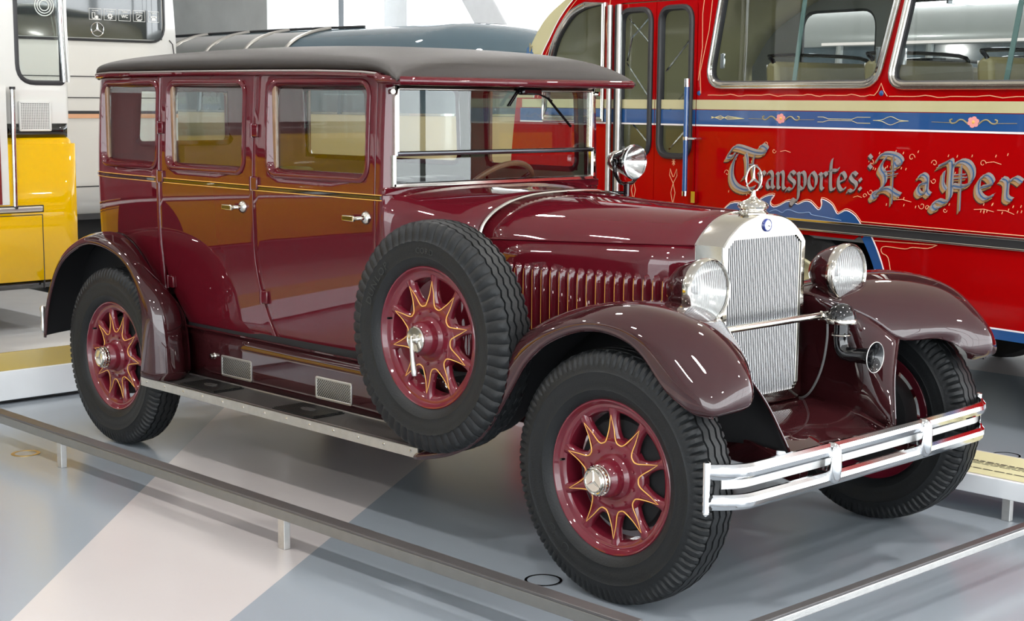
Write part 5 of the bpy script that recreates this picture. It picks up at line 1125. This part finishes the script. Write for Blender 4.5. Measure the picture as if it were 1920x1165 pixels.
# ================================================================== white touring coach seen from behind
M['coachwhite'] = mat('coach_white_enamel', (.62, .61, .585), .3, 0, .6, .02, 2); M['coachglass'] = mat('tinted_rear_glass', (.018, .024, .026), .06, 0, 1.0); M['decal'] = mat('white_decal', (.75, .75, .73), .5)
ch_ = thing('white_touring_coach', 'white touring coach seen from behind with dark rear window and pictograms', 'coach', (-6, 1.5, 0))
XC = -5.0
def cf(a, b, d=0): return (XC + d - .10 * max(0, (a - 2.35) / .35) ** 2 - .10 * max(0, (.45 - a) / .35) ** 2, a, b)
ysx = list(np.linspace(.15, .5, 7)) + list(np.linspace(.6, 2.3, 6)) + list(np.linspace(2.35, 2.7, 9))
def edge(z): return 2.70 - .035 * max(0, (z - 2.0) / .5) ** 2
mb = Mb(); rows = []
for z in (.70, 1.0, 1.5, 2.0, 2.2, 2.5, 2.8, 3.1): rows.append([cf(.15 + (y - .15) * (edge(z) - .15) / 2.55, z) for y in ysx] + [(XC - .35, edge(z) + .02, z), (XC - 6, edge(z) + .02, z)])
mb.grid(rows); cb_ = part(mb, 'rear_body', M['coachwhite'], ch_, smooth=50, solid=.02)
rw = rpoly(rect(.35, 2.145, 2.535, 3.0), [.1, .15, .1, .1], 6)
part(Mb().sweep2(rw, [(.012, 0), (.012, .012), (-.006, .014), (-.01, 0)], lambda a, b, d: cf(a, b - .012 * max(0, 1 - ((a - 1.4) / 1.1) ** 2), d)), 'window_seal', M['rubberseal'], cb_)
gl_ = Mb(); gl_.grid([[cf(.37 + (2.505 - .37) * i / 20, z, .012) for i in range(21)] for z in (2.16, 2.5, 2.98)]); rg = part(gl_, 'rear_window', M['coachglass'], ch_)
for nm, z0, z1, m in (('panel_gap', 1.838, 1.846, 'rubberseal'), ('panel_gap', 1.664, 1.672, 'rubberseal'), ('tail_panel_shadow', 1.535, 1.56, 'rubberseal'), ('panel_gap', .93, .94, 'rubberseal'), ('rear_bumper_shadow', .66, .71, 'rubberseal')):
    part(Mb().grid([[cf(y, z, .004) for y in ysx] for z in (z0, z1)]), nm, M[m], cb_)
part(Mb().grid([[cf(y, z, .008) for y in ysx] for z in (1.50, 1.535)]), 'orange_reflector', mat('orange_strip', (.65, .35, .2), .4), cb_)
part(Mb().box((XC - 3, .2, .25), (XC - .1, 2.65, .66)), 'dark_underside', M['under'], ch_, smooth=0)
for y in (.5, 2.35): part(Mb().lathe([(.2, -.1), (.28, -.13), (.42, -.12), (.475, -.06), (.475, .06), (.42, .12), (.2, .1)], (XC - 1.6, y, .475), 'y', 40), 'coach_wheel', M['tyre'], ch_)
part(Mb().tube([cf(2.60, 2.163, .006), cf(2.645, 2.13, .006), cf(2.66, 2.05, .006), cf(2.665, 1.95, .006)], .004, 5), 'corner_seam', M['rubberseal'], cb_)
pict = [('Mini-Küche', 1.815), ('Air Condition', 1.950), ('Toilette', 2.085), ('Video Anlage', 2.222), ('Telefon', 2.362)]
dcl = Mb()
def dfx(a, b, d=.0): return cf(a, b, .0135 + d)
for i, (tx_, y0) in enumerate(pict):
    y1, z0, z1 = y0 + .112, 2.306, 2.398; dm = Mb()
    dm.sweep2(rect(y0, z0, y1, z1), [(0, 0), (0, .001), (-.004, .001), (-.004, 0)], dfx)
    text_into(dm, tx_, .017 if len(tx_) < 9 else .0125, lambda a, b: dfx((y0 + y1) / 2 + a, z1 - .022 + b, .001), bold=.0004)
    cy, cz = (y0 + y1) / 2, z0 + .034
    if i == 0:
        dm.sweep2(rect(y0 + .025, z0 + .012, y0 + .055, z0 + .06), [(0, 0), (0, .001), (-.006, .001), (-.006, 0)], dfx); dm.add([dfx(a, b, .001) for a, b in circ(.014, 12, (y0 + .07, z0 + .022))], [tuple(range(12))]); dm.add([dfx(a, b, .001) for a, b in rect(y0 + .03, z0 + .005, y1 - .012, z0 + .010)], [(0, 1, 2, 3)])
    if i == 1:
        for k in range(8): a = k * PI / 4; dm.add([dfx(cy + .004 * math.sin(a), cz - .004 * math.cos(a), .001), dfx(cy + .026 * math.cos(a) + .005 * math.sin(a), cz + .026 * math.sin(a) - .005 * math.cos(a), .001), dfx(cy + .026 * math.cos(a) - .005 * math.sin(a), cz + .026 * math.sin(a) + .005 * math.cos(a), .001), dfx(cy - .004 * math.sin(a), cz + .004 * math.cos(a), .001)], [(0, 1, 2, 3)])
    if i == 2: text_into(dm, 'WC', .036, lambda a, b: dfx(cy + a, cz - .008 + b, .001), bold=.001)
    if i == 3:
        dm.sweep2(rect(cy - .028, z0 + .016, cy + .028, z0 + .058), [(0, 0), (0, .001), (-.005, .001), (-.005, 0)], dfx); dm.add([dfx(a, b, .001) for a, b in ((cy - .02, z0 + .03), (cy + .012, z0 + .052), (cy + .016, z0 + .048), (cy - .016, z0 + .026))], [(0, 1, 2, 3)]); dm.add([dfx(a, b, .001) for a, b in rect(cy - .02, z0 + .006, cy + .02, z0 + .012)], [(0, 1, 2, 3)])
    if i == 4:
        dm.add([dfx(a, b, .001) for a, b in ((cy - .024, cz - .020), (cy + .024, cz - .020), (cy + .018, cz + .004), (cy - .018, cz + .004))], [(0, 1, 2, 3)]); dm.add([dfx(a, b, .001) for a, b in ((cy - .034, cz + .004), (cy - .030, cz + .016), (cy + .030, cz + .016), (cy + .034, cz + .004), (cy + .02, cz + .004), (cy + .016, cz + .010), (cy - .016, cz + .010), (cy - .02, cz + .004))], [(0, 1, 6, 7), (1, 2, 5, 6), (2, 3, 4, 5)])
    part(dm, 'pictogram', M['decal'], rg, smooth=0)
mb = Mb(); mb.sweep2(circ(.060, 40, (1.885, 2.228)), [(0, 0), (0, .004), (-.003, .006), (-.007, .004), (-.007, 0)], dfx); star_blades(mb, .056, lambda a, b, d: dfx(1.885 + a, 2.228 + b, .003 + d), .17, .003); part(mb, 'star_emblem', M['chrome'], rg, smooth=30)
mb = Mb()
for r in (.045, .065, .085): mb.sweep2(circ(r, 32, (1.42, 2.40)), [(0, 0), (0, .001), (-.008, .001), (-.008, 0)], dfx)
part(mb, 'ring_logo', M['decal'], rg, smooth=0)
# ================================================================== cream bus with blue-grey roof behind the car
M['greyblue'] = mat('blue_grey_enamel', (.055, .085, .105), .4, 0, .6, .03, 2, spec=0); M['busbeige'] = mat('beige_enamel', (.55, .43, .24), .3, 0, .6, .03, 2); M['tintwin'] = mat('dim_bus_window', (.05, .075, .09), .08, 0, 1.0); M['roofglass'] = mat('curved_roof_light', (.05, .055, .05), .08, 0, 1.0)
cbx = thing('cream_bus', 'cream bus with blue-grey domed roof seen behind and through the car', 'bus', (-7.0, 5.2, 0))
YC = 4.25; XF = -3.05
def cbp(x, z, v):  # plan: rounded nose, v 0..1 across the width
    return (x, YC + 2.0 * v, z)
def nose(t): return math.sqrt(max(0, 1 - t * t))
def outline(shr, n=14):
    pts = []
    for k in range(n + 1):
        a = PI * k / n - PI / 2; pts.append((XF - .75 + (.75 - shr) * math.cos(a), YC + 1.0 + (1.0 - shr) * math.sin(a)))
    return [(-11.0, YC + shr)] + [(x, YC + shr) for x in np.linspace(-10, XF - .9, 12)] + pts + [(x, YC + 2 - shr) for x in np.linspace(XF - .9, -10, 12)] + [(-11.0, YC + 2 - shr)]
def cskin(zs, m, name, par=cbx): return part(Mb().grid([[(x, y, z) for x, y in outline(s_)] for z, s_ in zs]), name, m, par, smooth=60)
cskin([(.35, .03), (.7, 0), (1.53, 0)], M['busbeige'], 'cream_lower_body'); wb_ = cskin([(1.53, 0.005), (2.02, .05)], M['tintwin'], 'window_band')
cskin([(2.02, .045), (2.06, .03), (2.10, .05)], M['greyblue'], 'gutter'); cskin([(2.10, .05), (2.18, .12), (2.26, .24), (2.32, .42), (2.36, .62), (2.37, .8), (2.375, .95)], M['greyblue'], 'domed_roof')
part(Mb().grid([[(x, y, 1.532 + 0 * k) if k == 0 else (x, y, 1.552) for x, y in outline(-.006)] for k in (0, 1)]), 'chrome_waist', M['nickel'], cbx)
for x in np.linspace(-4.0, -10.4, 9):
    part(Mb().tube([(x, YC + .004, 1.535), (x, YC + .05, 2.03)], .03, 8), 'window_pillar', M['greyblue'], cbx)
for x in (-5.75, -6.45, -7.15, -7.9, -8.7):
    part(Mb().tube(spline([(x, YC + .035, 2.09), (x, YC + .10, 2.18), (x, YC + .22, 2.26), (x, YC + .40, 2.325), (x, YC + .62, 2.368)], 3), .022, 8), 'roof_rib', mat('dull_rib', (.30, .29, .27), .4, .8), cbx)
for a, b in ((-5.75, -6.45), (-6.45, -7.15), (-7.15, -7.9), (-7.9, -8.7)):
    part(Mb().grid([[(a + (b - a) * (.05 + .9 * t), YC + y, z) for t in (0, 1)] for y, z in ((.045, 2.115), (.105, 2.19), (.225, 2.268), (.40, 2.332))]), 'roof_light', M['roofglass'], cbx, smooth=60)
part(Mb().tube([(-9.6, YC + .50, 2.35), (-7.6, YC + .60, 2.372), (-6.0, YC + .66, 2.38), (-5.3, YC + .7, 2.378)], .014, 8), 'roof_rail', M['rubberseal'], cbx)
for x in (-4.9, -9.2): part(Mb().lathe([(.15, -.1), (.22, -.12), (.34, -.11), (.38, -.05), (.38, .05), (.15, .1)], (x, YC + .06, .38), 'y', 36), 'bus_wheel', M['tyre'], cbx)
# ================================================================== silver-grey coach beyond the red bus
M['silver'] = mat('grey_coach_enamel', (.20, .22, .22), .3, .2, .6, .03, 2)
sv = thing('grey_coach', 'silver-grey rounded coach seen through the windows of the red bus', 'coach', (.8, 8.2, 0)); YS = 7.4
def outl(shr, x0=-3.4, x1=6.0, n=12):
    a_ = [(x0 + .7 + (.7 - shr) * math.cos(q), YS + 1.1 + (1.1 - shr) * math.sin(q)) for q in np.linspace(PI / 2, 3 * PI / 2, n)]
    b_ = [(x1 - .7 + (.7 - shr) * math.cos(q), YS + 1.1 + (1.1 - shr) * math.sin(q)) for q in np.linspace(-PI / 2, PI / 2, n)]
    return a_ + [(x, YS + shr) for x in np.linspace(x0 + .9, x1 - .9, 10)] + b_
for nm, zs, m in (('coach_lower_body', [(.35, 0), (1.90, 0)], 'silver'), ('window_band', [(1.90, .01), (2.18, .04)], 'tintwin'), ('coach_roof', [(2.18, .03), (2.24, .03), (2.34, .10), (2.46, .26), (2.54, .5), (2.58, .8), (2.59, 1.0)], 'silver')):
    mb = Mb(); rg_ = [[(x, y, z) for x, y in outl(s_)] for z, s_ in zs]
    mb.loft(rg_, True, False); part(mb, nm, M[m], sv, smooth=60)
for x in np.linspace(-2.4, 5.0, 9): part(Mb().tube([(x, YS, 1.9), (x, YS + .03, 2.2)], .035, 8), 'window_pillar', M['silver'], sv)
for z in (1.89, 2.19): part(Mb().grid([[(x, y, zz) for x, y in outl(-.006)[13:-13]] for zz in (z, z + .025)]), 'chrome_line', M['linewhite'], sv)
for x in (-1.2, 4.0): part(Mb().lathe([(.2, -.1), (.28, -.12), (.42, -.11), (.47, -.05), (.47, .05), (.2, .1)], (x, YS + .1, .47), 'y', 36), 'coach_wheel', M['tyre'], sv)
